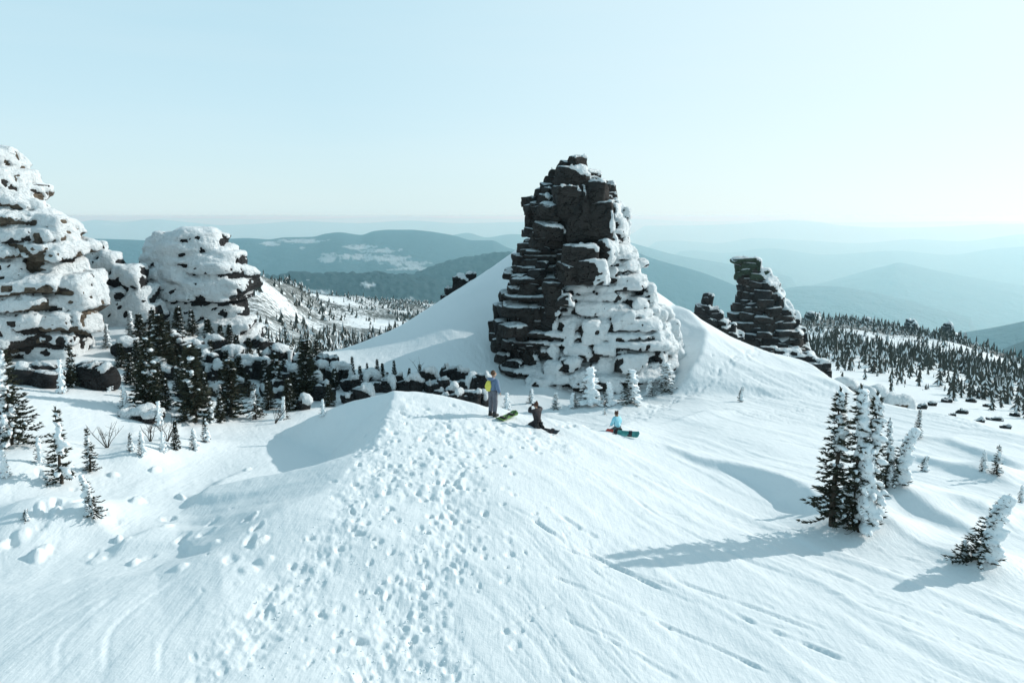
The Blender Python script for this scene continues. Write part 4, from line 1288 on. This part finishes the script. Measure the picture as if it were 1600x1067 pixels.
SH = [(234,644,532,'dark'),(220,540,495,'darkb'),(254,590,496,'dark'),(304,660,543,'dark'),(320,632,586,'darkb'),(362,652,566,'darkb'),(399,655,604,'sparse'),(432,616,556,'dark'),(452,642,596,'darkb'),
      (479,624,536,'dark'),(473,598,560,'darkb'),(371,556,528,'darkb'),(346,545,512,'dark'),(326,543,503,'darkb'),(301,526,489,'dark'),(281,528,484,'darkb'),(274,570,530,'dark'),(405,576,548,'dark'),
      (376,585,560,'darkb'),(495,570,536,'dark'),(515,635,604,'darkb'),(533,598,572,'dark'),(285,620,560,'dark'),(348,620,580,'dark'),(420,640,600,'darkb'),(240,575,520,'darkb'),(260,640,596,'darkb'),(388,620,588,'dark'),(500,610,580,'darkb'),(312,590,548,'darkb'),
      (205,600,556,'dark'),(190,575,540,'darkb'),(228,612,560,'darkb'),(295,600,556,'darkb'),(330,570,536,'dark'),(355,590,552,'dark'),(415,600,566,'darkb'),(445,600,566,'dark'),(460,625,585,'darkb'),(265,548,506,'dark'),(312,520,490,'dark'),
      (360,540,512,'darkb'),(390,560,532,'darkb'),(486,600,556,'dark'),(240,530,488,'darkb'),(300,640,590,'dark'),(375,600,560,'dark'),(425,575,545,'darkb'),(345,660,625,'dark'),(250,610,570,'dark'),(215,575,535,'dark'),(524,610,580,'dark')]
for i, (u, v, vt, k) in enumerate(SH):
    ptree(k, u, v, vt - 6, L_SH, G_SH, rz=(i * 1.7) % 6.28, sx=1.35, dmin=20)  # spruces widened, and some added, to darken the shaded slope
for i, (u, v, vt) in enumerate([(250,665,625),(195,640,600),(205,530,485),(345,640,600),(445,655,618),(505,650,622),(330,660,625),(168,545,505),(225,625,585)]):
    ptree('ghostb', u, v, vt, 'snow-caked spruce standing in the blue shade below the helmet-shaped rock', 'snow-caked spruces in the shade', rz=i * 1.3, dmin=20)
SMB = [(551,590,556,'dark'),(541,595,566,'darkb'),(574,592,566,'dark'),(590,594,560,'dark'),(598,596,566,'darkb'),(616,592,562,'dark'),(640,600,574,'darkb'),(656,598,568,'sapling'),(563,600,570,'darkb'),(672,600,572,'dark'),(606,606,580,'darkb'),(628,604,580,'dark'),(522,606,576,'darkb')]
SMB_R = rank(SMB)
for i, (u, v, vt, k) in enumerate(SMB):
    ptree(k, u, v, vt, 'small dark spruce ' + SMB_R[i] + ' along the black boulders behind the kicker', 'small spruces along the black boulders', rz=i * 2.1, sx=1.0, dmin=33)
# snow-caked trees at the foot of the tallest tower
TFT = [(922,634,572,'ghostb'),(950,634,596,'ghostb'),(985,630,576,'ghostb'),(1040,612,566,'ghostb'),(1016,620,592,'ghostb'),(896,638,612,'ghostb')]
TFT_R = rank(TFT)
for i, (u, v, vt, k) in enumerate(TFT):
    ptree(k, u, v, vt, 'snow-caked spruce ' + TFT_R[i] + ' against the foot of the tallest rock tower', 'snow-caked spruces at the foot of the tallest tower', rz=i * 0.9, sx=1.7, dmin=33)
for i, (u, v, vt, lb) in enumerate([(792,640,612,'snow-caked shrub behind the standing snowboarder'),(830,630,606,'arched snow-caked shrub behind the kneeling snowboarder in black'),(868,640,612,'snow-caked shrub right of the kneeling snowboarder in black'),(944,648,636,'tiny snow-caked shoot in front of the tower trees')]):
    o = ptree('ghostb', u, v, vt, lb, rz=i * 1.4, sx=1.4, dmin=30); o.name = 'snowy_shrub'; o['category'] = 'shrub'

# ------------------------------------------------------------------ bare shrubs
def shrub(u, v, H, label, seed, dmin=9.0, n=7, group=None):
    g = hit(u, v, dmin); rnd = random.Random(seed)
    root = empty('bare_shrub', g, label, 'shrub', group)
    for k in range(n):
        a = rnd.uniform(0, 6.28); sp = rnd.uniform(0.2, 0.8)
        parts = []
        pts = [np.array((0, 0, -0.05))]
        for s in (0.3, 0.6, 1.0):
            pts.append(np.array((cos(a) * sp * s * H + rnd.uniform(-.04, .04), sin(a) * sp * s * H, s * H * rnd.uniform(0.8, 1.0))))
        parts.append(tube(pts, [0.014, 0.011, 0.008, 0.004], 4))
        for q in range(3):
            b = pts[2] * rnd.uniform(0.6, 1.1); e = b + np.array((rnd.uniform(-.25, .25), rnd.uniform(-.2, .2), rnd.uniform(0.1, .3))) * H
            parts.append(tube([b, e], [0.007, 0.003], 3))
        V_, F_ = merge(parts)
        obj('stem', mesh_np('stem', V_, F_, m_twig), root)
shrub(430, 662, 0.8, 'bare branching shrub in the shade just left of the kicker', 1, n=8)
shrub(168, 700, 0.9, 'arching bare twigs beside the left-hand spruces', 2)
shrub(262, 690, 0.9, 'bare grey shrub under the shaded spruces', 3)
shrub(235, 690, 0.7, 'bare twigs beside the snow-caked group at left', 4)
shrub(656, 585, 1.1, 'single bare stick standing behind the kicker', 5, dmin=33, n=2)
shrub(395, 625, 1.0, 'bare shrub between shaded spruces', 6, dmin=20)
shrub(340, 610, 1.0, 'bare shrub beside the flat boulder on the shaded slope', 7, dmin=20)
shrub(12, 545, 0.9, 'bare twig on the dark ledge of the left tower', 8, dmin=25)

# ------------------------------------------------------------------ distant spruces
def small_tree(seed, tiers=5, pts=7, w=0.23):
    rnd = random.Random(seed)
    V_, F_, mi = [], [], []
    n0 = 0
    for k in range(4):
        V_.append((0.02 * cos(k * pi / 2), 0.02 * sin(k * pi / 2), -0.06))
    V_.append((0, 0, 0.5))
    for k in range(4): F_.append((k, (k + 1) % 4, 4)); mi.append(0)
    for i in range(tiers):
        z0 = 0.06 + 0.80 * i / tiers; r = w * (1 - i / tiers) ** 0.8 * rnd.uniform(0.6, 1.25) + 0.02
        zt_ = z0 + 1.55 / tiers * rnd.uniform(0.85, 1.1)
        if i == tiers - 1: zt_ = 1.0
        ph = rnd.uniform(0, 6)
        b = len(V_)
        V_.append((rnd.uniform(-.012, .012), rnd.uniform(-.012, .012), zt_))
        for k in range(pts * 2):
            a = ph + pi * k / pts
            rr = r * (rnd.uniform(0.6, 1.45) if k % 2 == 0 else rnd.uniform(0.35, 0.6))
            V_.append((rr * cos(a), rr * sin(a), z0 + rnd.uniform(-0.03, 0.03) + (0 if k % 2 == 0 else 0.03)))
        for k in range(pts * 2):
            F_.append((b, b + 1 + k, b + 1 + (k + 1) % (pts * 2)))
            a = ph + pi * (k + .5) / pts
            mi.append(1 if rnd.random() < (0.42 if cos(a) > 0.3 else 0.10) else 0)
    return np.array(V_), np.array(F_), mi
SM = []
for i in range(8):
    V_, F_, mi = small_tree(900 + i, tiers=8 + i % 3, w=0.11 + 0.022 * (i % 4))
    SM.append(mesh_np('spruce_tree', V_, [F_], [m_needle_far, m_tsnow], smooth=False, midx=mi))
tiny_t = small_tree(77, tiers=2, pts=3, w=0.2)
def scatter(u0, u1, d0, d1, n, seed, dens, hmin, hmax):
    r = np.random.default_rng(seed)
    out = []
    while len(out) < n:
        m = 4000
        u = r.uniform(u0, u1, m)
        d = np.sqrt(r.uniform(d0 * d0, d1 * d1, m)) if d0 > 0 else r.uniform(d0, d1, m)
        a = np.arctan((u - U0) / F_PX / CP)
        x, y = d * np.sin(a), d * np.cos(a)
        keep = r.random(m) < dens(x, y, d, u)
        for x_, y_, d_, u_ in zip(x[keep], y[keep], d[keep], u[keep]):
            out.append((x_, y_, d_, u_, r.uniform(hmin, hmax) * (0.45 + 0.75 * r.random()) * (0.72 + 0.28 * float(sstep(d_, 90, 150)))))
            if len(out) >= n: break
    return out
def dens_r(x, y, d, u):
    q = fbm2(x / 26.0, y / 26.0, 3, 201) + 0.5 * fbm2(x / 7.0, y / 7.0, 2, 204)
    p = sstep(q, -0.30, 0.30) * 0.9 + 0.05
    p = np.where(d < 85, p * 0.12 * sstep(d, 60, 85), p)
    near_edge = (u > 1480) & (d > 68)
    return np.where(near_edge & (d < 100), np.maximum(p, 0.8), p)
RT = scatter(1235, 1700, 62, 420, 1350, 5, dens_r, 1.8, 4.2)
RT += scatter(1235, 1700, 84, 200, 1050, 6, lambda x, y, d, u: np.clip(dens_r(x, y, d, u) + 0.22 * (d > 95), 0, 1), 1.2, 4.0)
def dens_l(x, y, d, u):
    q = fbm2(x / 45.0, y / 45.0, 3, 211) + 0.4 * fbm2(x / 12.0, y / 12.0, 2, 214)
    return np.clip(sstep(q, -0.12, 0.5), 0.02, 1)
RT += scatter(1240, 1700, 75, 300, 1500, 7, lambda x, y, d, u: np.clip(0.35 + 0.6 * dens_r(x, y, d, u), 0, 1) * sstep(d, 75, 120), 0.4, 1.3)
LT = scatter(375, 720, 120, 820, 3000, 8, dens_l, 2.6, 5.4) + scatter(375, 720, 95, 175, 260, 9, lambda x, y, d, u: sstep(d, 95, 120), 3.0, 5.5)
LT += scatter(90, 240, 150, 380, 200, 10, dens_l, 3, 5)
allt = [(h / d, 'r', x, y, d, u, h) for (x, y, d, u, h) in RT] + [(h / d, 'l', x, y, d, u, h) for (x, y, d, u, h) in LT]
allt.sort(key=lambda q: -q[0])
rr_ = random.Random(4)
rest = []
n_ind = 0
for q in allt:
    _, side_, x, y, d, u, h = q
    z = ground_z(x, y)
    if n_ind < 168:
        o = obj('spruce_tree', SM[rr_.randrange(8)])
        o.location = (x, y, z - 0.1); o.scale = (h, h, h); o.rotation_euler = (0, 0, rr_.uniform(-0.7, 0.7))
        o['category'] = 'tree'
        if side_ == 'r':
            if d < 82: o['label'], o['group'] = 'dark spruce standing apart in the snowy hollow beyond the right ridge line', 'spruces in the hollow beyond the right ridge'
            else: o['label'], o['group'] = 'dark spruce in the dense wood on the right-hand plateau', 'spruces of the right-hand plateau wood'
        else:
            o['label'], o['group'] = 'dark spruce at the lower edge of the wooded slope in the left gap', 'spruces at the foot of the left wooded slope'
        n_ind += 1
    else:
        rest.append((x, y, z, h, side_, d))
def mass(name, items, tpls, label):
    Vs, Fs, Ms = [], [], []
    off = 0
    for i, (x, y, z, h, s_, d) in enumerate(items):
        tv, tf, tm = tpls[i % len(tpls)]
        a = rr_.uniform(-0.8, 0.8)
        v = (tv @ rotz(a).T) * np.array((h, h, h)) + np.array((x, y, z - 0.15))
        Vs.append(v); Fs.append(tf + off); Ms.append(tm); off += len(tv)
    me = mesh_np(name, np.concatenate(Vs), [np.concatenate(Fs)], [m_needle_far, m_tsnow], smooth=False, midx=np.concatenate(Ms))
    obj(name, me, kind='stuff', label=label)
T5 = [small_tree(950 + i, tiers=4, pts=5, w=0.17 + 0.03 * i) for i in range(4)]
T3 = [small_tree(960 + i, tiers=3, pts=4, w=0.18 + 0.03 * i) for i in range(4)]
mass('plateau_forest', [q for q in rest if q[4] == 'r'], T5, 'spruce wood spread over the snowy plateau at right')
mass('slope_forest', [q for q in rest if q[4] == 'l'], T3, 'scattered spruces covering the snowy slope in the left gap')

# ------------------------------------------------------------------ people
m_skin = simple('skin', (0.45, 0.28, 0.20), (0.5, 0.32, 0.23), 20, 0.5)
m_hair = simple('brown_hair', (0.06, 0.03, 0.015), (0.13, 0.065, 0.03), 30, 0.7)
m_jblue = simple('slate_blue_fabric', (0.095, 0.15, 0.24), (0.13, 0.19, 0.29), 12, 0.75, bump=0.3)
m_pgrey = simple('grey_fabric', (0.10, 0.105, 0.13), (0.14, 0.145, 0.17), 12, 0.8, bump=0.3)
m_yel = simple('yellow_fabric', (0.60, 0.55, 0.08), (0.72, 0.66, 0.14), 20, 0.7)
m_blk = simple('black_fabric', (0.012, 0.010, 0.012), (0.03, 0.026, 0.03), 12, 0.7, bump=0.3)
m_brn = simple('brown_knit', (0.055, 0.028, 0.02), (0.10, 0.05, 0.035), 40, 0.9)
m_cyan = simple('turquoise_fabric', (0.16, 0.52, 0.66), (0.40, 0.72, 0.80), 7, 0.7, bump=0.2)
m_navy = simple('navy_patterned_fabric', (0.02, 0.035, 0.06), (0.28, 0.45, 0.52), 16, 0.7)
m_pdark = simple('dark_grey_fabric', (0.045, 0.06, 0.065), (0.10, 0.12, 0.13), 10, 0.8, bump=0.3)
m_boot = simple('boot_leather', (0.015, 0.015, 0.016), (0.03, 0.03, 0.03), 10, 0.6)
m_red = simple('red_fabric', (0.45, 0.05, 0.035), (0.55, 0.08, 0.05), 10, 0.6)
m_green = simple('green_board_top', (0.05, 0.12, 0.04), (0.16, 0.30, 0.06), 6, 0.35)
m_teal = simple('teal_board_top', (0.03, 0.18, 0.17), (0.12, 0.42, 0.38), 5, 0.35)
m_bblk = simple('black_board_top', (0.015, 0.015, 0.018), (0.03, 0.03, 0.035), 5, 0.35)
m_edge = simple('steel_edge', (0.4, 0.4, 0.4), (0.5, 0.5, 0.5), 5, 0.3, 0.6)
m_tan = simple('tan_fur', (0.30, 0.20, 0.12), (0.40, 0.28, 0.18), 30, 0.9)

def skin_mesh(J, B, inflate=0.0, sub=2, mat=None, name='body', root='pelvis', only=None):
    names = [n for n in J if only is None or n in only]
    idx = {n: i for i, n in enumerate(names)}
    edges = [(idx[a], idx[b]) for a, b in B if a in idx and b in idx]
    me = bpy.data.meshes.new(name)
    me.from_pydata([J[n][0] for n in names], edges, [])
    def s(o):
        m = o.modifiers.new('s', 'SKIN')
        m.use_smooth_shade = True
        sv = o.data.skin_vertices[0].data
        for n, i in idx.items():
            r = J[n][1]
            rx, ry = (r if isinstance(r, tuple) else (r, r))
            sv[i].radius = (rx + inflate, ry + inflate)
            sv[i].use_root = (n == root)
        m2 = o.modifiers.new('u', 'SUBSURF'); m2.levels = sub; m2.render_levels = sub
    out = eval_mods(me, s)
    bpy.data.meshes.remove(me)
    out.name = name
    out.materials.clear()
    if mat: out.materials.append(mat)
    out.polygons.foreach_set('use_smooth', np.full(len(out.polygons), True))
    return out
def add_hand(J, B, wrist, d, up, s):
    """palm, four unequal bent fingers and a thumb"""
    w = np.array(J[wrist][0]); d = np.array(d, float); d /= np.linalg.norm(d)
    up = np.array(up, float); up -= d * (up @ d); up /= np.linalg.norm(up)
    side = np.cross(d, up)
    palm = w + d * 0.06
    J[wrist + '_palm'] = (tuple(palm), (0.030, 0.018)); B.append((wrist, wrist + '_palm'))
    for k, ln in enumerate((0.075, 0.085, 0.078, 0.06)):
        o_ = (k - 1.5) * 0.021
        a = palm + d * 0.025 + side * o_; b = a + d * ln * 0.55 - up * 0.012; c = b + d * ln * 0.35 - up * 0.03
        for q, (pt, r) in enumerate(((a, 0.010), (b, 0.009), (c, 0.008))):
            J[f'{wrist}_f{k}{q}'] = (tuple(pt), r)
        B += [(wrist + '_palm', f'{wrist}_f{k}0'), (f'{wrist}_f{k}0', f'{wrist}_f{k}1'), (f'{wrist}_f{k}1', f'{wrist}_f{k}2')]
    a = palm - side * s * 0.03; b = a - side * s * 0.025 + d * 0.03; c = b + d * 0.028 - up * 0.01
    for q, (pt, r) in enumerate(((a, 0.011), (b, 0.010), (c, 0.009))):
        J[f'{wrist}_t{q}'] = (tuple(pt), r)
    B += [(wrist + '_palm', f'{wrist}_t0'), (f'{wrist}_t0', f'{wrist}_t1'), (f'{wrist}_t1', f'{wrist}_t2')]
def head_part(root, c, yaw, hair_mat, pitch=0.0):
    M = rotz(yaw) @ rotx(-pitch)
    V_, F_ = ICO2
    P = V_ * np.array((0.078, 0.098, 0.12))
    P[:, 1] += 0.012 * (P[:, 2] < -0.02)                       # jaw
    nose = np.exp(-((P[:, 0] / 0.018)**2 + ((P[:, 2] + 0.01) / 0.03)**2)) * (P[:, 1] > 0)
    P[:, 1] += 0.025 * nose
    parts = [(P, F_)]
    for s in (-1, 1):
        parts.append((ICO1[0] * np.array((0.012, 0.022, 0.032)) + np.array((0.08 * s, 0.0, -0.01)), ICO1[1]))
    V2, F2 = merge(parts)
    obj('head', mesh_np('head', V2 @ M.T + c, F2, m_skin), root)
    eyes = merge([(ICO1[0] * 0.012 + np.array((0.03 * s, 0.088, 0.012)), ICO1[1]) for s in (-1, 1)] + [(ICO1[0] * np.array((0.026, 0.006, 0.006)) + np.array((0, 0.098, -0.055)), ICO1[1])])
    obj('face_detail', mesh_np('face_detail', eyes[0] @ M.T + c, eyes[1], m_hair), root)
    return M
def person(loc, yaw, label, J, B, jacket, trousers, jm, tm, sc=1.0):
    root = empty('person', loc, label, 'person', None, yaw)
    root.scale = (sc, sc, sc)
    J2, B2 = dict(J), list(B)
    add_hand(J2, B2, 'wrist_l', np.array(J['wrist_l'][0]) - np.array(J['elbow_l'][0]), (0, 0.2, 1), -1)
    add_hand(J2, B2, 'wrist_r', np.array(J['wrist_r'][0]) - np.array(J['elbow_r'][0]), (0, 0.2, 1), 1)
    obj('body', skin_mesh(J2, B2, -0.006, 1, m_skin), root)
    obj('jacket', skin_mesh(J, B, 0.036, 1, jm, 'jacket', only=jacket + ['neck'], root='chest'), root)
    obj('trousers', skin_mesh(J, B, 0.034, 1, tm, 'trousers', only=trousers + ['spine']), root)
    return root
def boots(root, feet):
    for a, b in feet:
        a, b = np.array(a), np.array(b)
        d = b - a
        P = []
        V_, F_ = tube([a - d * 0.35, a, a + d * 0.5, b], [0.055, 0.075, 0.07, 0.05], 10)
        c, f = tube([a + np.array((0, 0, -0.02)), a + np.array((0, 0, 0.16))], [0.075, 0.068], 10)
        v2, f2 = merge([(V_, F_), (c, f)])
        obj('boot', mesh_np('boot', v2, f2, m_boot), root)
BONES = [('pelvis','spine'),('spine','chest'),('chest','neck'),('neck','skull'),
         ('chest','shoulder_l'),('shoulder_l','elbow_l'),('elbow_l','wrist_l'),('chest','shoulder_r'),('shoulder_r','elbow_r'),('elbow_r','wrist_r'),
         ('pelvis','hip_l'),('hip_l','knee_l'),('knee_l','ankle_l'),('ankle_l','toe_l'),('pelvis','hip_r'),('hip_r','knee_r'),('knee_r','ankle_r'),('ankle_r','toe_r')]
TOP = ['spine','chest','shoulder_l','elbow_l','wrist_l','shoulder_r','elbow_r','wrist_r','pelvis']
LOW = ['pelvis','hip_l','knee_l','ankle_l','hip_r','knee_r','ankle_r']
# standing snowboarder, back three-quarter
J = {'pelvis':((0,0,0.96),(0.15,0.11)),'spine':((0,0.0,1.12),(0.145,0.10)),'chest':((0,0.02,1.32),(0.165,0.115)),'neck':((0,0.03,1.50),0.05),'skull':((0,0.05,1.62),0.06),
     'shoulder_l':((-0.19,0.02,1.40),0.062),'elbow_l':((-0.27,-0.02,1.13),0.048),'wrist_l':((-0.22,0.16,0.97),0.034),
     'shoulder_r':((0.19,0.02,1.40),0.062),'elbow_r':((0.27,-0.01,1.13),0.048),'wrist_r':((0.24,0.14,0.93),0.034),
     'hip_l':((-0.10,0,0.90),0.088),'knee_l':((-0.11,0.03,0.50),0.062),'ankle_l':((-0.11,-0.02,0.10),0.045),'toe_l':((-0.12,0.15,0.05),0.04),
     'hip_r':((0.10,0,0.90),0.088),'knee_r':((0.11,0.03,0.50),0.062),'ankle_r':((0.11,-0.02,0.10),0.045),'toe_r':((0.12,0.15,0.05),0.04)}
g1_ = hit(770, 651, 9)
H1 = Py(772, 580, g1_[1])[2] - g1_[2]
yaw1 = R(-42)
p1 = person(g1_, yaw1, 'standing person in a blue-grey jacket with a yellow back panel', J, BONES, TOP, LOW, m_jblue, m_pgrey, sc=H1 / 1.76)
head_part(p1, np.array((0, 0.05, 1.65)), R(-25), m_hair)
hr_, hf_ = ICO2
hc = hr_ * np.array((0.094, 0.112, 0.12)) + np.array((0.0, 0.03, 1.68)); hc[:, 2] = np.maximum(hc[:, 2], 1.62 + 0.05 * np.sign(hc[:, 1] - 0.05) * (hc[:, 1] > 0.06))
obj('hair', mesh_np('hair', hc, [hf_], m_hair), p1)
boots(p1, [((-0.11,-0.02,0.07),(-0.12,0.17,0.05)), ((0.11,-0.02,0.07),(0.12,0.17,0.05))])
rn = random.Random(3)
bv, bf = block((-0.09, -0.135, 1.22), (0.10, 0.05, 0.21), 0.25, (0.0, 0.0), 4.0, 9, tpl=CUBE4, amp=0.5)
obj('yellow_back_panel', mesh_np('yellow_back_panel', bv, [bf], m_yel), p1)
hv_, hf2 = block((0.0, -0.10, 1.47), (0.11, 0.07, 0.05), 0, (0.3, 0), 3.0, 10, tpl=CUBE4, amp=0.1)
obj('hood', mesh_np('hood', hv_, [hf2], m_jblue), p1)

# kneeling pose: sitting on the heels, shins trailing back (local -Y)
def kneel(arms_up):
    J = {'pelvis':((0,-0.04,0.27),(0.155,0.12)),'spine':((0,0.0,0.44),(0.14,0.10)),'chest':((0,0.03,0.66),(0.155,0.11)),'neck':((0,0.06,0.84),0.05),'skull':((0,0.08,0.95),0.06),
         'shoulder_l':((-0.18,0.04,0.74),0.06),'shoulder_r':((0.18,0.04,0.74),0.06),
         'hip_l':((-0.10,-0.02,0.22),0.088),'knee_l':((-0.15,0.38,0.09),0.07),'ankle_l':((-0.12,-0.10,0.07),0.05),'toe_l':((-0.12,-0.26,0.04),0.04),
         'hip_r':((0.10,-0.02,0.22),0.088),'knee_r':((0.15,0.38,0.09),0.07),'ankle_r':((0.12,-0.10,0.07),0.05),'toe_r':((0.12,-0.26,0.04),0.04)}
    if arms_up:
        J['elbow_l'] = ((-0.36,0.12,0.74),0.048); J['wrist_l'] = ((-0.14,0.24,0.88),0.034)
        J['elbow_r'] = ((0.36,0.12,0.74),0.048); J['wrist_r'] = ((0.14,0.24,0.88),0.034)
    else:
        J['elbow_l'] = ((-0.25,0.06,0.50),0.048); J['wrist_l'] = ((-0.20,0.26,0.36),0.034)
        J['elbow_r'] = ((0.25,0.06,0.50),0.048); J['wrist_r'] = ((0.20,0.26,0.36),0.034)
    return J
def kneeler(u, v, vt, yaw, label, arms, jm, tm):
    g = hit(u, v, 9)
    s = (Py(u, vt, g[1])[2] - g[2]) / 1.10
    p = person(g + np.array((0, 0, -0.03)), yaw, label, kneel(arms), BONES, TOP, LOW, jm, tm, sc=s)
    boots(p, [((-0.12,-0.14,0.09),(-0.12,-0.30,0.05)), ((0.12,-0.14,0.09),(0.12,-0.30,0.05))])
    return p, g, s
p2, g2_, s2 = kneeler(839, 667, 627, R(38), 'kneeling person all in black with a pointed brown beanie and both elbows raised', True, m_blk, m_blk)
head_part(p2, np.array((0, 0.09, 0.96)), 0, m_hair)
bp = []
for k in range(7):
    bp.append((0, 0.075 - 0.01 * k, 0.95 + 0.035 * k))
bv, bf = tube(bp, [0.098, 0.104, 0.100, 0.086, 0.065, 0.04, 0.012], 12)
obj('beanie', mesh_np('beanie', bv, [bf], m_brn), p2)
cb, cf = block((0, 0.25, 0.95), (0.07, 0.04, 0.045), 0, (0, 0), 6, 3, tpl=CUBE4, amp=0.0, strat=0.0)
cam_o = obj('camera_body', mesh_np('camera_body', cb, [cf], m_blk), p2)
p3, g3_, s3 = kneeler(964, 676, 641, R(30), 'kneeling person in a turquoise and navy jacket and a hat with two round ears', False, m_cyan, m_pdark)
head_part(p3, np.array((0, 0.09, 0.97)), 0, m_hair)
yk = [(ICO2[0] * np.array((0.10, 0.11, 0.10)) + np.array((0, 0.07, 1.0)), ICO2[1])]
obj('hat', mesh_np('hat', yk[0][0], [yk[0][1]], m_brn), p3)
for s in (-1, 1):
    obj('hat_ear', mesh_np('hat_ear', ICO1[0] * np.array((0.038, 0.022, 0.038)) + np.array((0.075 * s, 0.06, 1.09)), [ICO1[1]], m_brn), p3)
sv_, sf_ = tube([(0, 0.05, 0.83), (0, 0.055, 0.90)], [0.085, 0.08], 12)
obj('neck_warmer', mesh_np('neck_warmer', sv_, [sf_], m_tan), p3)
yv = kneel(False)
yj = {k: yv[k] for k in ('chest', 'shoulder_l', 'shoulder_r')}
yj['chest'] = ((0, 0.035, 0.70), (0.165, 0.12)); yj['collar'] = ((0, 0.05, 0.80), (0.08, 0.07))
obj('jacket_yoke', skin_mesh(yj, [('chest','shoulder_l'),('chest','shoulder_r'),('chest','collar')], 0.062, 1, m_navy, 'jacket_yoke', root='chest'), p3)

def snowboard(loc, yaw, tilt, label, top, Ln=1.5, W=0.27, nose=None):
    root = empty('snowboard', loc, label, 'snowboard', None, 0)
    root.rotation_euler = (tilt[0], tilt[1], yaw)
    n, m = 28, 8
    V_, F_ = [], []
    for lay_ in (0, 1):
        for i in range(n + 1):
            t_ = -1 + 2 * i / n
            w = W / 2 * (1 - 0.12 * (1 - (abs(t_) / 0.8) ** 2) * (abs(t_) < 0.8)) * (math.sqrt(max(0.0, 1 - ((abs(t_) - 0.84) / 0.16) ** 2)) if abs(t_) > 0.84 else 1)
            up = 0.10 * max(0, (abs(t_) - 0.78) / 0.22) ** 1.8
            for k in range(m + 1):
                V_.append((t_ * Ln / 2, w * (-1 + 2 * k / m), up + (0.012 if lay_ else 0.0)))
    q = (n + 1) * (m + 1)
    for lay_ in (0, 1):
        for i in range(n):
            for k in range(m):
                a = lay_ * q + i * (m + 1) + k
                f = (a, a + m + 1, a + m + 2, a + 1)
                F_.append(f if lay_ else f[::-1])
    for i in range(n):
        for k in (0, m):
            a = i * (m + 1) + k
            f = (a, a + m + 1, a + m + 1 + q, a + q)
            F_.append(f if k == 0 else f[::-1])
    mats = [top, nose or top]
    Vn = np.array(V_)
    F_ = np.array(F_)
    mi = (Vn[F_][:, :, 0].mean(1) < -Ln * 0.28).astype(int)
    obj('deck', mesh_np('deck', Vn, [F_], mats, midx=mi), root)
    for s in (-1, 1):
        b1_, f1_ = block((s * 0.26, 0, 0.03), (0.06, 0.12, 0.018), 0, (0, 0), 5, 1, tpl=CUBE4, amp=0, strat=0)
        bo = obj('binding', mesh_np('binding', b1_, [f1_], m_blk), root)
        hb_, fb_ = tube([(s*0.26-0.06,-0.10,0.03),(s*0.26-0.06,-0.13,0.16),(s*0.26,-0.145,0.20),(s*0.26+0.06,-0.13,0.16),(s*0.26+0.06,-0.10,0.03)], 0.014, 6)
        obj('highback', mesh_np('highback', hb_, [fb_], m_blk), bo)
    return root
b1g = hit(785, 655, 9)
snowboard(b1g + np.array((0.15, 0, 0.05)), R(60), (R(12), 0), 'bright green snowboard lying beside the standing person', m_green, Ln=1.15, W=0.30)
ax2 = np.array((sin(R(38)), -cos(R(38)), 0))
q2 = g2_ + ax2 * 0.40 * s2 + np.array((0.12, 0, 0)); q2[2] = ground_z(q2[0], q2[1])
snowboard(q2 + np.array((-0.05, 0, 0.03)), R(-38), (R(25), 0), 'black snowboard strapped to the boots of the kneeling person in black', m_bblk, Ln=1.2, W=0.2)
q3 = g3_ + np.array((0.22, -0.28, 0)); q3[2] = ground_z(q3[0], q3[1])
snowboard(q3 + np.array((-0.05, 0, 0.08)), R(-20), (R(48), 0), 'teal snowboard with a red tail strapped to the person in turquoise', m_teal, Ln=1.2, W=0.24, nose=m_red)

# ------------------------------------------------------------------ snow crumbs kicked up along the trail
cv_, cf_ = [], []
rc = np.random.default_rng(44)
o_ = 0
for _ in range(700):
    v = rc.uniform(640, 1066); u = 650 - (v - 640) * rc.choice((0.62, 0.25, -0.05)) + rc.normal(0, 38)
    q = hit(float(u), float(v), 9.0, 60.0)
    r = float(rc.uniform(0.007, 0.02))
    vv = ICO1[0] * r * rc.uniform(0.6, 1.3, 3) + q + np.array((rc.uniform(-.1, .1), rc.uniform(-.1, .1), 0.0))
    cv_.append(vv); cf_.append(ICO1[1] + o_); o_ += len(vv)
obj('snow_crumbs', mesh_np('snow_crumbs', np.concatenate(cv_), [np.concatenate(cf_)], m_tsnow), kind='stuff', label='loose snow crumbs scattered over the trampled path')
